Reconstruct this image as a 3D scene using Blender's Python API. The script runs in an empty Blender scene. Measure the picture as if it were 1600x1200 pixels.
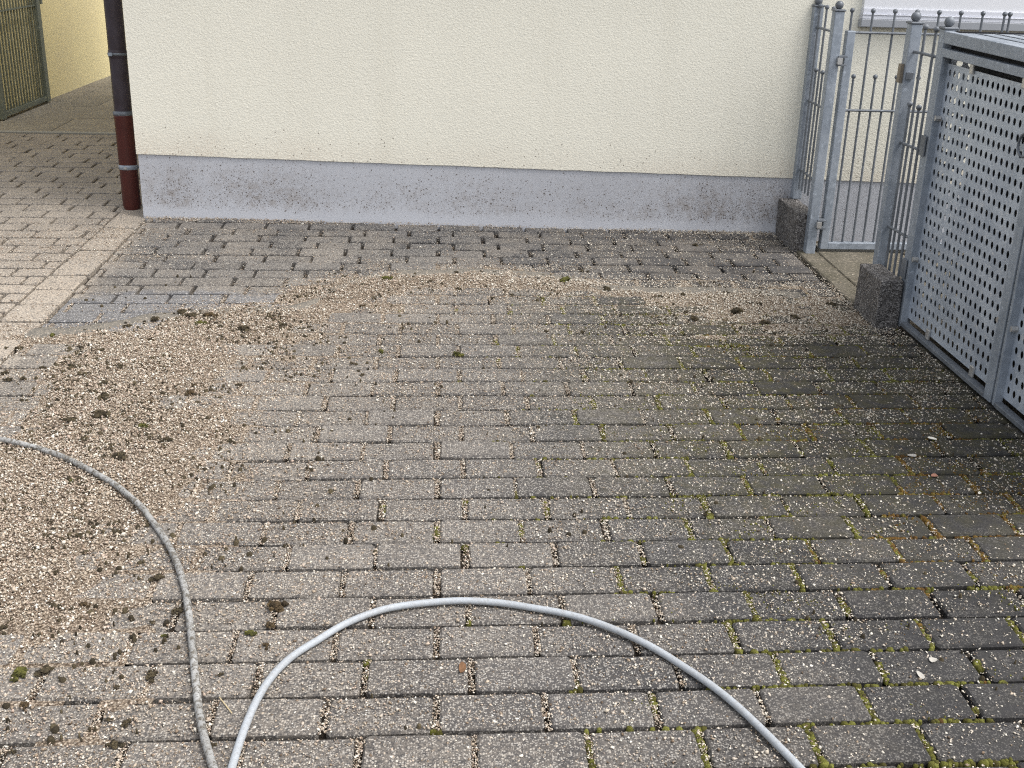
import bpy, math, random
import numpy as np
from mathutils import Matrix, Vector

scn = bpy.context.scene
col = scn.collection
random.seed(7)
rng = np.random.default_rng(11)

# ------------------------------------------------------------------ frames
# G = ground frame (x along the courses, y away from the camera, z normal); world z is plumb.
UP = Vector((5.03840745e-03, 8.50563258e-02, 1.0)).normalized()
XA = (Vector((1, 0, 0)) - UP * UP.x).normalized()
YA = UP.cross(XA)
S3 = Matrix((XA, YA, UP))
S4 = S3.to_4x4()
NRM = S3 @ Vector((0, 0, 1))
def gz(x, y):
    return -(NRM.x * x + NRM.y * y) / NRM.z
def Q(x, y, h):                      # plumb height h above the sloping ground
    return (x, y, gz(x, y) + h)

# ------------------------------------------------------------------ camera
cam_d = bpy.data.cameras.new('camera')
cam = bpy.data.objects.new('camera', cam_d)
col.objects.link(cam)
pitch, roll, yaw = 0.419777477, -0.0305229874, -0.0765940719
c, s = math.cos, math.sin
Rz = Matrix(((c(yaw), -s(yaw), 0), (s(yaw), c(yaw), 0), (0, 0, 1)))
Rp = Matrix(((1, 0, 0), (0, c(pitch), s(pitch)), (0, -s(pitch), c(pitch))))
Rr = Matrix(((c(roll), 0, s(roll)), (0, 1, 0), (-s(roll), 0, c(roll))))
MM = S3 @ Rz @ Rp @ Rr
right, fwd, upv = MM.col[0], MM.col[1], MM.col[2]
CAMP = S3 @ Vector((0.0788620989, -13.7809797, 12.7884199)) * 0.103
m = Matrix((right, upv, -fwd)).transposed().to_4x4()
m.translation = CAMP
cam.matrix_world = m
cam_d.sensor_width = 36.0
cam_d.lens = 36.0
cam_d.clip_start = 0.05
cam_d.clip_end = 500
scn.camera = cam
def in_view(p, margin=0.06):
    d = Vector(p) - CAMP
    z = d.dot(fwd)
    if z < 0.1: return False
    u, v = d.dot(right) / z, d.dot(upv) / z
    return abs(u) < 0.5 + margin and abs(v) < 0.375 + margin

# ------------------------------------------------------------------ light: bright overcast
SUN_EL, SUN_AZ = 60.0, 114.0          # degrees; azimuth measured from +Y clockwise
world = bpy.data.worlds.new('World')
scn.world = world
world.use_nodes = True
wn = world.node_tree.nodes
wl = world.node_tree.links
wn.clear()
wo = wn.new('ShaderNodeOutputWorld')
bg = wn.new('ShaderNodeBackground')
sky = wn.new('ShaderNodeTexSky')
sky.sky_type = 'NISHITA'
sky.sun_disc = False
sky.sun_elevation = math.radians(SUN_EL)
sky.sun_rotation = math.radians(SUN_AZ)
sky.air_density = 1.0
sky.dust_density = 4.0
sky.ozone_density = 1.0
hs = wn.new('ShaderNodeHueSaturation')          # cloud cover takes the blue out of the sky
hs.inputs['Saturation'].default_value = 0.30
wl.new(sky.outputs[0], hs.inputs['Color'])
wl.new(hs.outputs[0], bg.inputs[0])
bg.inputs[1].default_value = 0.145
wl.new(bg.outputs[0], wo.inputs[0])
sun_d = bpy.data.lights.new('sun', 'SUN')
sun_d.energy = 0.85
sun_d.angle = math.radians(18)
sun_d.color = (1.0, 0.96, 0.9)
sun = bpy.data.objects.new('sun', sun_d)
col.objects.link(sun)
el, az = math.radians(SUN_EL), math.radians(SUN_AZ)
sdir = Vector((s(az) * c(el), c(az) * c(el), s(el)))
sun.rotation_euler = sdir.to_track_quat('Z', 'Y').to_euler()
scn.view_settings.view_transform = 'Standard'
scn.view_settings.look = 'None'
scn.view_settings.gamma = 1.0
scn.view_settings.use_curve_mapping = False
scn.cycles.use_denoising = False            # keep the grain of the stone chips
scn.cycles.filter_width = 1.15
scn.view_settings.exposure = 0.95
# ------------------------------------------------------------------ helpers
class NT:
    """tiny node-tree writer"""
    def __init__(self, name):
        self.m = bpy.data.materials.new(name)
        self.m.use_nodes = True
        self.t = self.m.node_tree
        self.b = self.t.nodes['Principled BSDF']
        self.b.inputs['Specular IOR Level'].default_value = 0.3
    def n(self, typ, **kw):
        nd = self.t.nodes.new(typ)
        for k, v in kw.items():
            if hasattr(nd, k): setattr(nd, k, v)
            else: nd.inputs[k.replace('_', ' ')].default_value = v
        return nd
    def l(self, a, b): self.t.links.new(a, b)
    def put(self, sock, v):
        if isinstance(v, bpy.types.NodeSocket): self.l(v, sock)
        else: sock.default_value = v
    def math(self, op, a, b=0.0, clamp=False):
        nd = self.t.nodes.new('ShaderNodeMath'); nd.operation = op; nd.use_clamp = clamp
        self.put(nd.inputs[0], a); self.put(nd.inputs[1], b)
        return nd.outputs[0]
    def mix(self, f, a, b, mode='MIX'):
        nd = self.t.nodes.new('ShaderNodeMix'); nd.data_type = 'RGBA'; nd.blend_type = mode
        self.put(nd.inputs[0], f)
        self.put(nd.inputs[6], a if isinstance(a, bpy.types.NodeSocket) else (*a, 1))
        self.put(nd.inputs[7], b if isinstance(b, bpy.types.NodeSocket) else (*b, 1))
        return nd.outputs[2]
    def ramp(self, v, lo, hi, a=0.0, b=1.0, smooth=True):
        nd = self.t.nodes.new('ShaderNodeMapRange')
        if smooth: nd.interpolation_type = 'SMOOTHSTEP'
        self.put(nd.inputs[0], v)
        for i, x in enumerate((lo, hi, a, b)): self.put(nd.inputs[i + 1], x)
        return nd.outputs[0]
    def noise(self, vec, scale, detail=3.0, rough=0.55, out=0):
        nd = self.t.nodes.new('ShaderNodeTexNoise')
        self.put(nd.inputs['Vector'], vec)
        nd.inputs['Scale'].default_value = scale
        nd.inputs['Detail'].default_value = detail
        nd.inputs['Roughness'].default_value = rough
        return nd.outputs[out]
    def voro(self, vec, scale, feature='F1'):
        nd = self.t.nodes.new('ShaderNodeTexVoronoi'); nd.feature = feature
        self.put(nd.inputs['Vector'], vec); nd.inputs['Scale'].default_value = scale
        return nd
    def pos(self):
        g = self.t.nodes.new('ShaderNodeNewGeometry')
        sp = self.t.nodes.new('ShaderNodeSeparateXYZ'); self.l(g.outputs['Position'], sp.inputs[0])
        return g.outputs['Position'], sp.outputs[0], sp.outputs[1], sp.outputs[2], g.outputs['Random Per Island']
    def cramp(self, v, stops, constant=False):
        nd = self.t.nodes.new('ShaderNodeValToRGB')
        if constant: nd.color_ramp.interpolation = 'CONSTANT'
        e = nd.color_ramp.elements
        while len(e) < len(stops): e.new(0.5)
        for el_, (p, cc) in zip(e, stops):
            el_.position = p; el_.color = (*cc, 1)
        self.put(nd.inputs[0], v)
        return nd.outputs[0]
    def bump(self, h, strength, dist):
        nd = self.t.nodes.new('ShaderNodeBump')
        nd.inputs['Strength'].default_value = strength
        nd.inputs['Distance'].default_value = dist
        self.l(h, nd.inputs['Height'])
        self.l(nd.outputs[0], self.b.inputs['Normal'])
    def done(self, color=None, rough=None, metal=None):
        if color is not None: self.put(self.b.inputs['Base Color'], color if isinstance(color, bpy.types.NodeSocket) else (*color, 1))
        if rough is not None: self.put(self.b.inputs['Roughness'], rough)
        if metal is not None: self.put(self.b.inputs['Metallic'], metal)
        return self.m

def _nc(self, v):
    sp = self.t.nodes.new('ShaderNodeSeparateColor'); self.l(v.outputs['Color'], sp.inputs[0]); return sp.outputs[0]
NT.n_color = _nc

class MB:
    """collects shapes into one mesh"""
    def __init__(self, f=None): self.v = []; self.f = []; self.q = f
    def add(self, vs, fs):
        o = len(self.v)
        self.v += [self.q(*p) if self.q else tuple(p) for p in vs]
        self.f += [tuple(i + o for i in q) for q in fs]
    def box(self, x0, x1, y0, y1, z0, z1):
        vs = [(x0, y0, z0), (x1, y0, z0), (x1, y1, z0), (x0, y1, z0), (x0, y0, z1), (x1, y0, z1), (x1, y1, z1), (x0, y1, z1)]
        self.add(vs, [(0, 3, 2, 1), (4, 5, 6, 7), (0, 1, 5, 4), (1, 2, 6, 5), (2, 3, 7, 6), (3, 0, 4, 7)])
        return self
    def rod(self, p0, p1, r, n=8, r1=None):
        p0, p1 = Vector(p0), Vector(p1); d = (p1 - p0).normalized()
        a = d.orthogonal().normalized(); b = d.cross(a); r1 = r if r1 is None else r1
        vs = []
        for p, rr in ((p0, r), (p1, r1)):
            for k in range(n):
                t = 2 * math.pi * k / n
                vs.append(tuple(p + a * rr * c(t) + b * rr * s(t)))
        fs = [(k, (k + 1) % n, n + (k + 1) % n, n + k) for k in range(n)]
        fs += [tuple(range(n - 1, -1, -1)), tuple(range(n, 2 * n))]
        self.add(vs, fs); return self
    def ball(self, ctr, r, nu=10, nv=7):
        vs = [(ctr[0], ctr[1], ctr[2] - r)]
        for j in range(1, nv):
            ph = -math.pi / 2 + math.pi * j / nv
            for i in range(nu):
                th = 2 * math.pi * i / nu
                vs.append((ctr[0] + r * c(ph) * c(th), ctr[1] + r * c(ph) * s(th), ctr[2] + r * s(ph)))
        vs.append((ctr[0], ctr[1], ctr[2] + r))
        fs = [(0, 1 + (i + 1) % nu, 1 + i) for i in range(nu)]
        for j in range(nv - 2):
            a = 1 + j * nu
            fs += [(a + i, a + (i + 1) % nu, a + nu + (i + 1) % nu, a + nu + i) for i in range(nu)]
        a = 1 + (nv - 2) * nu; e = len(vs) - 1
        fs += [(a + i, a + (i + 1) % nu, e) for i in range(nu)]
        self.add(vs, fs); return self
    def lathe(self, ctr, prof, n=20):
        vs, fs = [], []
        for (r, z) in prof:
            for k in range(n):
                t = 2 * math.pi * k / n
                vs.append((ctr[0] + r * c(t), ctr[1] + r * s(t), ctr[2] + z))
        for j in range(len(prof) - 1):
            fs += [(j * n + k, j * n + (k + 1) % n, (j + 1) * n + (k + 1) % n, (j + 1) * n + k) for k in range(n)]
        self.add(vs, fs); return self
    def tube(self, pts, r, n=10):
        pts = [Vector(p) for p in pts]; vs, fs = [], []
        for i, p in enumerate(pts):
            d = (pts[min(i + 1, len(pts) - 1)] - pts[max(i - 1, 0)]).normalized()
            a = d.cross(Vector((0, 0, 1))).normalized(); b = a.cross(d)
            for k in range(n):
                t = 2 * math.pi * k / n
                vs.append(tuple(p + a * r * c(t) + b * r * s(t)))
        for i in range(len(pts) - 1):
            fs += [(i * n + k, i * n + (k + 1) % n, (i + 1) * n + (k + 1) % n, (i + 1) * n + k) for k in range(n)]
        fs += [tuple(range(n)), tuple(range(len(vs) - 1, len(vs) - 1 - n, -1))]
        self.add(vs, fs); return self
    def mesh(self, name, smooth=False):
        me = bpy.data.meshes.new(name); me.from_pydata(self.v, [], self.f)
        if smooth: me.polygons.foreach_set('use_smooth', [True] * len(me.polygons))
        me.update(); return me

def link(name, me, m, parent=None, smooth=False, bevel=0.0):
    if isinstance(me, MB): me = me.mesh(name, smooth)
    if m and not me.materials: me.materials.append(m)
    o = bpy.data.objects.new(name, me); col.objects.link(o)
    if parent: o.parent = parent
    if bevel:
        b = o.modifiers.new('bevel', 'BEVEL'); b.width = bevel; b.segments = 2; b.limit_method = 'ANGLE'
    return o
def tag(o, label=None, cat=None, group=None, kind=None):
    if label: o['label'] = label
    if cat: o['category'] = cat
    if group: o['group'] = group
    if kind: o['kind'] = kind
    return o
def empty(name, mat=None, loc=None):
    o = bpy.data.objects.new(name, None); col.objects.link(o); o.empty_display_size = 0.1
    if mat is not None: o.matrix_world = mat
    if loc is not None: o.location = loc
    return o
def np_mesh(name, V, F):
    """fast triangle mesh from arrays"""
    me = bpy.data.meshes.new(name)
    me.vertices.add(len(V)); me.vertices.foreach_set('co', V.astype(np.float32).ravel())
    me.loops.add(F.size); me.loops.foreach_set('vertex_index', F.astype(np.int32).ravel())
    k = F.shape[1]
    me.polygons.add(len(F)); me.polygons.foreach_set('loop_start', np.arange(0, F.size, k, dtype=np.int32))
    me.update(calc_edges=True); me.validate()
    return me

# ------------------------------------------------------------------ materials
def smoothmask(t, x, lo, hi): return t.ramp(x, lo, hi)

def paver_material(name, from_island):
    t = NT(name); P, x, y, z, isl = t.pos()
    if from_island: rnd = isl
    else:
        oi = t.n('ShaderNodeObjectInfo'); rnd = oi.outputs['Random']
    big = t.noise(P, 2.3, 3); mid = t.noise(P, 14, 4)
    fine = t.noise(P, 420, 2, 0.7)
    # bare concrete: dark basalt aggregate, a pale split here and there
    base = t.mix(t.ramp(rnd, 0, 1, 0, 1, False), (0.036, 0.036, 0.039), (0.084, 0.081, 0.081))
    base = t.mix(t.ramp(mid, 0.3, 0.7, 0, 0.5), base, (0.088, 0.083, 0.080))
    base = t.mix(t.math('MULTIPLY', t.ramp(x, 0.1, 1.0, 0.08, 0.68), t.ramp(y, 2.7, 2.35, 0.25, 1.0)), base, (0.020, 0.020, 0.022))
    vo = t.voro(P, 215)
    spk = t.math('MULTIPLY', t.ramp(vo.outputs['Distance'], 0.50, 0.34), t.ramp(t.n_color(vo), 0.52, 0.58))
    vo2 = t.voro(P, 330)
    spk2 = t.math('MULTIPLY', t.ramp(vo2.outputs['Distance'], 0.55, 0.35), t.ramp(t.n_color(vo2), 0.58, 0.64))
    spc = t.mix(t.ramp(mid, 0.35, 0.65), (0.45, 0.43, 0.395), (0.36, 0.34, 0.305))
    # worn (washed) surface to the left shows more of its aggregate
    worn = t.math('ADD', t.ramp(x, 1.2, 0.0, 0.05, 0.78), t.ramp(mid, 0.3, 0.7, -0.05, 0.25))
    base = t.mix(t.math('MULTIPLY', spk, worn, True), base, spc)
    base = t.mix(t.math('MULTIPLY', spk2, t.math('MULTIPLY', worn, 0.8), True), base, (0.36, 0.335, 0.30))
    base = t.mix(t.ramp(fine, 0.52, 0.75, 0, 0.6), base, (0.04, 0.038, 0.037))
    # stone dust left by the blasting, thicker to the left and in the corner by the house
    d_main = t.math('MULTIPLY', t.ramp(x, 1.0, -0.6, 0.0, 0.27), t.ramp(y, 2.35, 2.7, 1.0, 0.2))
    d_left = t.ramp(x, -1.28, -1.42, 0.0, 0.50)
    d_back = t.math('MULTIPLY', t.ramp(y, 2.45, 2.75, 0.0, 1.0), t.ramp(t.noise(P, 5, 2), 0.45, 0.65, 0.0, 0.16))
    dust = t.math('ADD', t.math('ADD', d_main, d_left), d_back)
    edge = t.math('MULTIPLY', t.ramp(x, -1.56, -1.53), t.ramp(x, -1.37, -1.40))
    dust = t.math('ADD', dust, t.math('ADD', t.ramp(big, 0.35, 0.65, -0.08, 0.08), t.math('MULTIPLY', edge, 0.10)))
    # rinsed patch at the front of the heap
    dx = t.math('DIVIDE', t.math('ADD', x, 1.02), 0.62); dy = t.math('DIVIDE', t.math('SUBTRACT', t.math('SUBTRACT', y, 2.26), t.math('MULTIPLY', x, 0.10)), 0.26)
    rr = t.math('ADD', t.math('MULTIPLY', dx, dx), t.math('MULTIPLY', dy, dy))
    rinse = t.ramp(t.math('ADD', rr, t.ramp(mid, 0.3, 0.7, -0.25, 0.25)), 1.05, 0.55)
    rinse = t.math('MULTIPLY', rinse, t.ramp(x, -1.395, -1.375))
    dust = t.math('MULTIPLY', dust, t.math('SUBTRACT', 1.0, t.math('MULTIPLY', rinse, 0.95)))
    dust = t.math('MULTIPLY', dust, t.ramp(t.noise(P, 150, 3, 0.7), 0.38, 0.6, 0.25, 1.45), True)
    cl = t.mix(t.math('MULTIPLY', rinse, 0.36), base, (0.24, 0.24, 0.25))
    dustc = t.mix(t.ramp(big, 0.4, 0.6), (0.40, 0.34, 0.27), (0.36, 0.315, 0.26))
    dustc = t.mix(t.ramp(x, -1.3, -1.5, 0.0, 0.4), dustc, (0.50, 0.43, 0.35))
    cl = t.mix(dust, cl, dustc)
    cl = t.mix(t.math('MULTIPLY', spk, t.ramp(t.math('ADD', dust, rinse), 0.05, 0.5, 0.0, 0.5)), cl, t.mix(rinse, (0.50, 0.44, 0.36), (0.46, 0.46, 0.47)))
    cl = t.mix(t.ramp(t.noise(P, 260, 2, 0.7), 0.55, 0.72, 0, 0.55), cl, (0.05, 0.047, 0.043))
    # thin algae on the damp right side
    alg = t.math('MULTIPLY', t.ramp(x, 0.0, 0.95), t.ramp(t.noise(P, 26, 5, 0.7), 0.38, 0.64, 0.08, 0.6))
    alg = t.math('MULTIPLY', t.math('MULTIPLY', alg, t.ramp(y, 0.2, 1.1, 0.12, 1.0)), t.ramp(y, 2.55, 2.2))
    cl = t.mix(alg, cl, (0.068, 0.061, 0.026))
    t.bump(t.math('ADD', t.math('MULTIPLY', fine, 0.6), t.noise(P, 130, 3)), 0.55, 0.0022)
    return t.done(cl, t.math('SUBTRACT', 0.88, t.math('MULTIPLY', rinse, 0.35)))
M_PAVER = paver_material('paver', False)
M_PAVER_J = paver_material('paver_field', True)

def bed_material():
    t = NT('joint_bed'); P, x, y, z, isl = t.pos()
    vo = t.voro(P, 230)
    clr = t.cramp(vo.outputs['Color'], [(0.0, (0.04, 0.03, 0.02)), (0.45, (0.075, 0.057, 0.04)), (0.8, (0.12, 0.095, 0.068)), (1, (0.20, 0.165, 0.125))])
    clr = t.mix(t.ramp(vo.outputs['Distance'], 0.3, 0.75), clr, (0.05, 0.04, 0.03))
    dark = t.math('MAXIMUM', t.ramp(y, 2.40, 2.55), t.ramp(x, 0.2, 0.9, 0.0, 0.8))
    dark = t.math('MAXIMUM', dark, t.ramp(t.noise(P, 30, 3), 0.5, 0.65, 0, 0.6))
    clr = t.mix(dark, clr, (0.035, 0.028, 0.022))
    t.bump(vo.outputs['Distance'], 0.8, 0.004)
    return t.done(clr, 0.95)
M_BED = bed_material()

def chips_material(name, stops):
    t = NT(name); P, x, y, z, isl = t.pos()
    clr = t.cramp(isl, stops)
    clr = t.mix(t.math('MULTIPLY', t.ramp(x, -0.1, 0.9, 0.0, 0.48), t.ramp(isl, 0.2, 0.45)), clr, (0.76, 0.72, 0.62))      # rain-washed chips away from the drift
    clr = t.mix(t.ramp(t.noise(P, 300, 2), 0.45, 0.7, 0, 0.2), clr, (0.26, 0.19, 0.13))
    return t.done(clr, 0.9)
M_CHIP = chips_material('gravel_chip', [(0.0, (0.09, 0.065, 0.045)), (0.06, (0.22, 0.16, 0.11)), (0.25, (0.38, 0.31, 0.235)), (0.5, (0.52, 0.44, 0.345)), (0.66, (0.47, 0.365, 0.295)), (0.82, (0.66, 0.60, 0.50)), (1.0, (0.78, 0.75, 0.67))])
def mound_material():
    t = NT('gravel_bed'); P, x, y, z, isl = t.pos()
    vo = t.voro(P, 190)
    clr = t.cramp(vo.outputs['Color'], [(0.0, (0.13, 0.105, 0.08)), (0.4, (0.30, 0.24, 0.18)), (0.75, (0.42, 0.35, 0.27)), (1, (0.56, 0.49, 0.40))])
    clr = t.mix(t.ramp(vo.outputs['Distance'], 0.35, 0.8), clr, (0.09, 0.065, 0.045))
    t.bump(vo.outputs['Distance'], 0.9, 0.005)
    return t.done(clr, 0.95)
M_MOUND = mound_material()
def silt_material():
    t = NT('silt'); P, x, y, z, isl = t.pos()
    n = t.noise(P, 60, 4)
    clr = t.mix(t.ramp(n, 0.35, 0.65), (0.185, 0.168, 0.142), (0.135, 0.125, 0.108))
    v = t.voro(P, 200); clr = t.mix(t.math('MULTIPLY', t.ramp(v.outputs['Distance'], 0.45, 0.25), t.math('GREATER_THAN', t.n_color(v), 0.7)), clr, (0.42, 0.36, 0.28))
    t.bump(t.noise(P, 200, 3), 0.6, 0.003)
    return t.done(clr, 0.85)
M_SILT = silt_material()
def moss_material(name, stops, bscale=350):
    t = NT(name); P, x, y, z, isl = t.pos()
    clr = t.cramp(isl, stops)
    clr = t.mix(t.ramp(t.noise(P, bscale, 2, 0.7), 0.4, 0.65, 0, 0.6), clr, stops[0][1])
    t.bump(t.noise(P, bscale, 3, 0.7), 1.0, 0.003)
    return t.done(clr, 0.95)
M_MOSS = moss_material('green_moss', [(0, (0.055, 0.048, 0.012)), (0.35, (0.10, 0.098, 0.018)), (0.7, (0.14, 0.142, 0.025)), (1, (0.20, 0.205, 0.045))])
M_MOSS_O = moss_material('rusty_moss', [(0, (0.06, 0.033, 0.01)), (0.4, (0.16, 0.085, 0.018)), (0.8, (0.19, 0.125, 0.025)), (1, (0.19, 0.17, 0.04))])
M_CLOD = [moss_material('dark_clod', [(0, (0.030, 0.024, 0.015)), (0.5, (0.066, 0.052, 0.030)), (1, (0.115, 0.092, 0.052))]),
          moss_material('green_clod', [(0, (0.04, 0.038, 0.012)), (0.5, (0.10, 0.10, 0.022)), (1, (0.16, 0.155, 0.04))]),
          moss_material('brown_clod', [(0, (0.035, 0.025, 0.014)), (0.5, (0.085, 0.058, 0.03)), (1, (0.13, 0.09, 0.045))])]

def stucco_material():
    t = NT('stucco'); P, x, y, z, isl = t.pos()
    mp = t.n('ShaderNodeMapping'); t.l(P, mp.inputs[0]); mp.inputs['Scale'].default_value = (1.0, 1.0, 1.25)
    g1 = t.noise(mp.outputs[0], 150, 3, 0.6); g2 = t.noise(mp.outputs[0], 50, 2)
    vo = t.voro(mp.outputs[0], 120, 'SMOOTH_F1')
    clr = t.mix(t.ramp(t.noise(P, 1.4, 3), 0.35, 0.65), (0.885, 0.858, 0.74), (0.86, 0.834, 0.72))
    clr = t.mix(t.ramp(g1, 0.35, 0.55, 0.22, 0.0), clr, (0.66, 0.62, 0.50))
    sm = t.n('ShaderNodeMapping'); t.l(P, sm.inputs[0]); sm.inputs['Scale'].default_value = (9.0, 9.0, 0.35)
    clr = t.mix(t.ramp(t.noise(sm.outputs[0], 1.0, 4, 0.6), 0.5, 0.75, 0.0, 0.14), clr, (0.66, 0.62, 0.50))
    # pinkish spatter thrown up along the foot of the render
    hh = t.math('SUBTRACT', t.math('SUBTRACT', z, 0.565), t.math('MULTIPLY', x, -0.012))
    st = t.math('MULTIPLY', t.ramp(hh, 0.17, 0.0), t.ramp(t.noise(P, 3.0, 3), 0.3, 0.7, 0.3, 1.0))
    st = t.math('MULTIPLY', st, t.math('ADD', t.ramp(x, -0.3, -1.2, 0.35, 1.0), t.ramp(x, 0.8, 1.5, 0.0, 0.6)))
    clr = t.mix(t.math('MULTIPLY', st, t.ramp(t.noise(P, 220, 2), 0.42, 0.6, 0.1, 0.75)), clr, (0.56, 0.44, 0.33))
    v = t.voro(P, 75)
    dots = t.math('MULTIPLY', t.ramp(v.outputs['Distance'], 0.30, 0.16), t.math('GREATER_THAN', t.n_color(v), t.ramp(hh, 0.0, 0.22, 0.86, 1.0)))
    clr = t.mix(t.math('MULTIPLY', dots, 0.75), clr, (0.13, 0.10, 0.075))
    h = t.math('ADD', t.math('MULTIPLY', g1, 0.7), t.math('MULTIPLY', vo.outputs['Distance'], 0.6))
    t.bump(t.math('ADD', h, t.math('MULTIPLY', g2, 0.25)), 0.42, 0.005)
    return t.done(clr, 0.92)
M_STUCCO = stucco_material()
def plinth_material():
    t = NT('plinth_paint'); P, x, y, z, isl = t.pos()
    n = t.noise(P, 2.2, 4); g = t.noise(P, 260, 3, 0.7)
    clr = t.mix(t.ramp(n, 0.35, 0.65), (0.51, 0.522, 0.555), (0.47, 0.48, 0.51))
    hh = t.math('SUBTRACT', z, 0.29)
    band = t.math('MULTIPLY', t.ramp(hh, 0.02, 0.08), t.ramp(hh, 0.33, 0.10))
    clump = t.ramp(t.noise(P, 4.0, 3), 0.34, 0.6, 0.35, 1.0)
    clump = t.math('MULTIPLY', clump, t.math('ADD', t.ramp(x, -0.2, -1.1, 0.7, 1.35), t.ramp(x, 0.5, 1.4, 0.0, 0.7)))
    dens = t.math('MULTIPLY', t.math('MULTIPLY', band, clump), t.ramp(x, 1.62, 1.72, 0.85, 0.06))
    # rinsed pale foot, dirt film above it
    clr = t.mix(t.math('MULTIPLY', t.ramp(hh, 0.13, 0.03), 0.4), clr, (0.64, 0.655, 0.695))
    clr = t.mix(t.math('MULTIPLY', dens, t.ramp(t.noise(P, 30, 4), 0.4, 0.65, 0.08, 0.5)), clr, (0.29, 0.25, 0.215))
    for sc, lo, r0, r1, a in ((85, 0.52, 0.36, 0.2, 0.9), (150, 0.36, 0.42, 0.22, 0.8), (230, 0.45, 0.5, 0.3, 0.55), (36, 0.88, 0.2, 0.13, 0.9)):
        v = t.voro(P, sc)
        d = t.math('MULTIPLY', t.ramp(v.outputs['Distance'], r0, r1), t.math('GREATER_THAN', t.n_color(v), t.math('SUBTRACT', 1.0, t.math('MULTIPLY', dens, 1.0 - lo))))
        clr = t.mix(t.math('MULTIPLY', d, a), clr, (0.13, 0.11, 0.098))
    t.bump(g, 0.35, 0.003)
    return t.done(clr, 0.85)
M_PLINTH = plinth_material()
def yellow_material():
    t = NT('yellow_render'); P, x, y, z, isl = t.pos()
    clr = t.mix(t.ramp(t.noise(P, 1.6, 4), 0.3, 0.7), (0.80, 0.70, 0.40), (0.76, 0.66, 0.39))
    t.bump(t.noise(P, 90, 3), 0.3, 0.004)
    return t.done(clr, 0.9)
M_YELLOW = yellow_material()
def zinc_material(name, a, b, metal=0.25, rough=0.5):
    t = NT(name); P, x, y, z, isl = t.pos()
    v = t.voro(P, 70); n = t.noise(P, 9, 4); n2 = t.noise(P, 45, 4, 0.65)
    clr = t.mix(t.ramp(n, 0.35, 0.65), a, b)
    clr = t.mix(t.ramp(t.n_color(v), 0.0, 1.0, 0, 0.22), clr, tuple(q * 1.4 for q in b))
    clr = t.mix(t.ramp(n2, 0.58, 0.72, 0, 0.65), clr, tuple(min(0.8, q * 1.75) for q in b))
    dm = t.n('ShaderNodeMapping'); t.l(P, dm.inputs[0]); dm.inputs['Scale'].default_value = (60, 60, 5)
    clr = t.mix(t.ramp(t.noise(dm.outputs[0], 1.0, 3, 0.6), 0.58, 0.75, 0, 0.4), clr, tuple(q * 0.62 for q in a))
    clr = t.mix(t.ramp(n2, 0.4, 0.25, 0, 0.35), clr, tuple(q * 0.6 for q in a))
    t.bump(n2, 0.15, 0.002)
    return t.done(clr, t.ramp(n, 0.3, 0.7, rough - 0.08, rough + 0.1), metal)
M_ZINC = zinc_material('galvanised_steel', (0.265, 0.30, 0.345), (0.34, 0.375, 0.42))
M_ZINC_DARK = zinc_material('weathered_steel', (0.14, 0.155, 0.175), (0.19, 0.205, 0.225))
M_SHEET = zinc_material('perforated_sheet', (0.41, 0.46, 0.53), (0.54, 0.59, 0.655), 0.3, 0.42)
M_BOLT = NT('bolt').done((0.55, 0.54, 0.52), 0.4, 0.6)
M_OLIVE = zinc_material('olive_grey_steel', (0.13, 0.145, 0.115), (0.17, 0.185, 0.15), 0.1, 0.55)
M_RUBBER = NT('rubber_seal_and_gap_shade').done((0.02, 0.02, 0.022), 0.7)
M_PLATE = NT('aged_brass').done((0.26, 0.22, 0.17), 0.5, 0.4)
def granite_material():
    t = NT('granite'); P, x, y, z, isl = t.pos()
    v = t.voro(P, 240); n = t.noise(P, 35, 4, 0.7)
    clr = t.cramp(t.n_color(v), [(0, (0.045, 0.042, 0.041)), (0.4, (0.13, 0.122, 0.118)), (0.8, (0.26, 0.245, 0.235)), (1, (0.46, 0.44, 0.42))])
    clr = t.mix(t.ramp(n, 0.45, 0.7, 0, 0.6), clr, (0.06, 0.05, 0.04))
    t.bump(t.math('ADD', n, v.outputs['Distance']), 0.7, 0.006)
    return t.done(clr, 0.85)
M_GRANITE = granite_material()
def slab_material(name, ca, cb_):
    t = NT(name); P, x, y, z, isl = t.pos()
    n = t.noise(P, 9, 5, 0.65); f = t.noise(P, 85, 4, 0.75)
    oi = t.n('ShaderNodeObjectInfo')
    clr = t.mix(t.ramp(n, 0.35, 0.65), ca, cb_)
    clr = t.mix(t.ramp(oi.outputs['Random'], 0, 1, 0, 0.35, False), clr, (0.15, 0.14, 0.11))
    clr = t.mix(t.ramp(f, 0.5, 0.7, 0, 0.75), clr, (0.075, 0.065, 0.045))
    clr = t.mix(t.ramp(f, 0.47, 0.33, 0, 0.75), clr, (0.36, 0.31, 0.235))
    t.bump(f, 0.5, 0.003)
    return t.done(clr, 0.9)
M_SLAB = slab_material('old_slab', (0.135, 0.12, 0.095), (0.085, 0.077, 0.055))
M_SLAB_P = slab_material('passage_slab', (0.33, 0.295, 0.235), (0.27, 0.24, 0.195))
def soil_material():
    t = NT('soil'); P, x, y, z, isl = t.pos()
    n = t.noise(P, 40, 5, 0.7)
    t.bump(n, 0.8, 0.02)
    return t.done(t.mix(t.ramp(n, 0.35, 0.65), (0.05, 0.042, 0.03), (0.12, 0.10, 0.07)), 0.95)
M_SOIL = soil_material()
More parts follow.
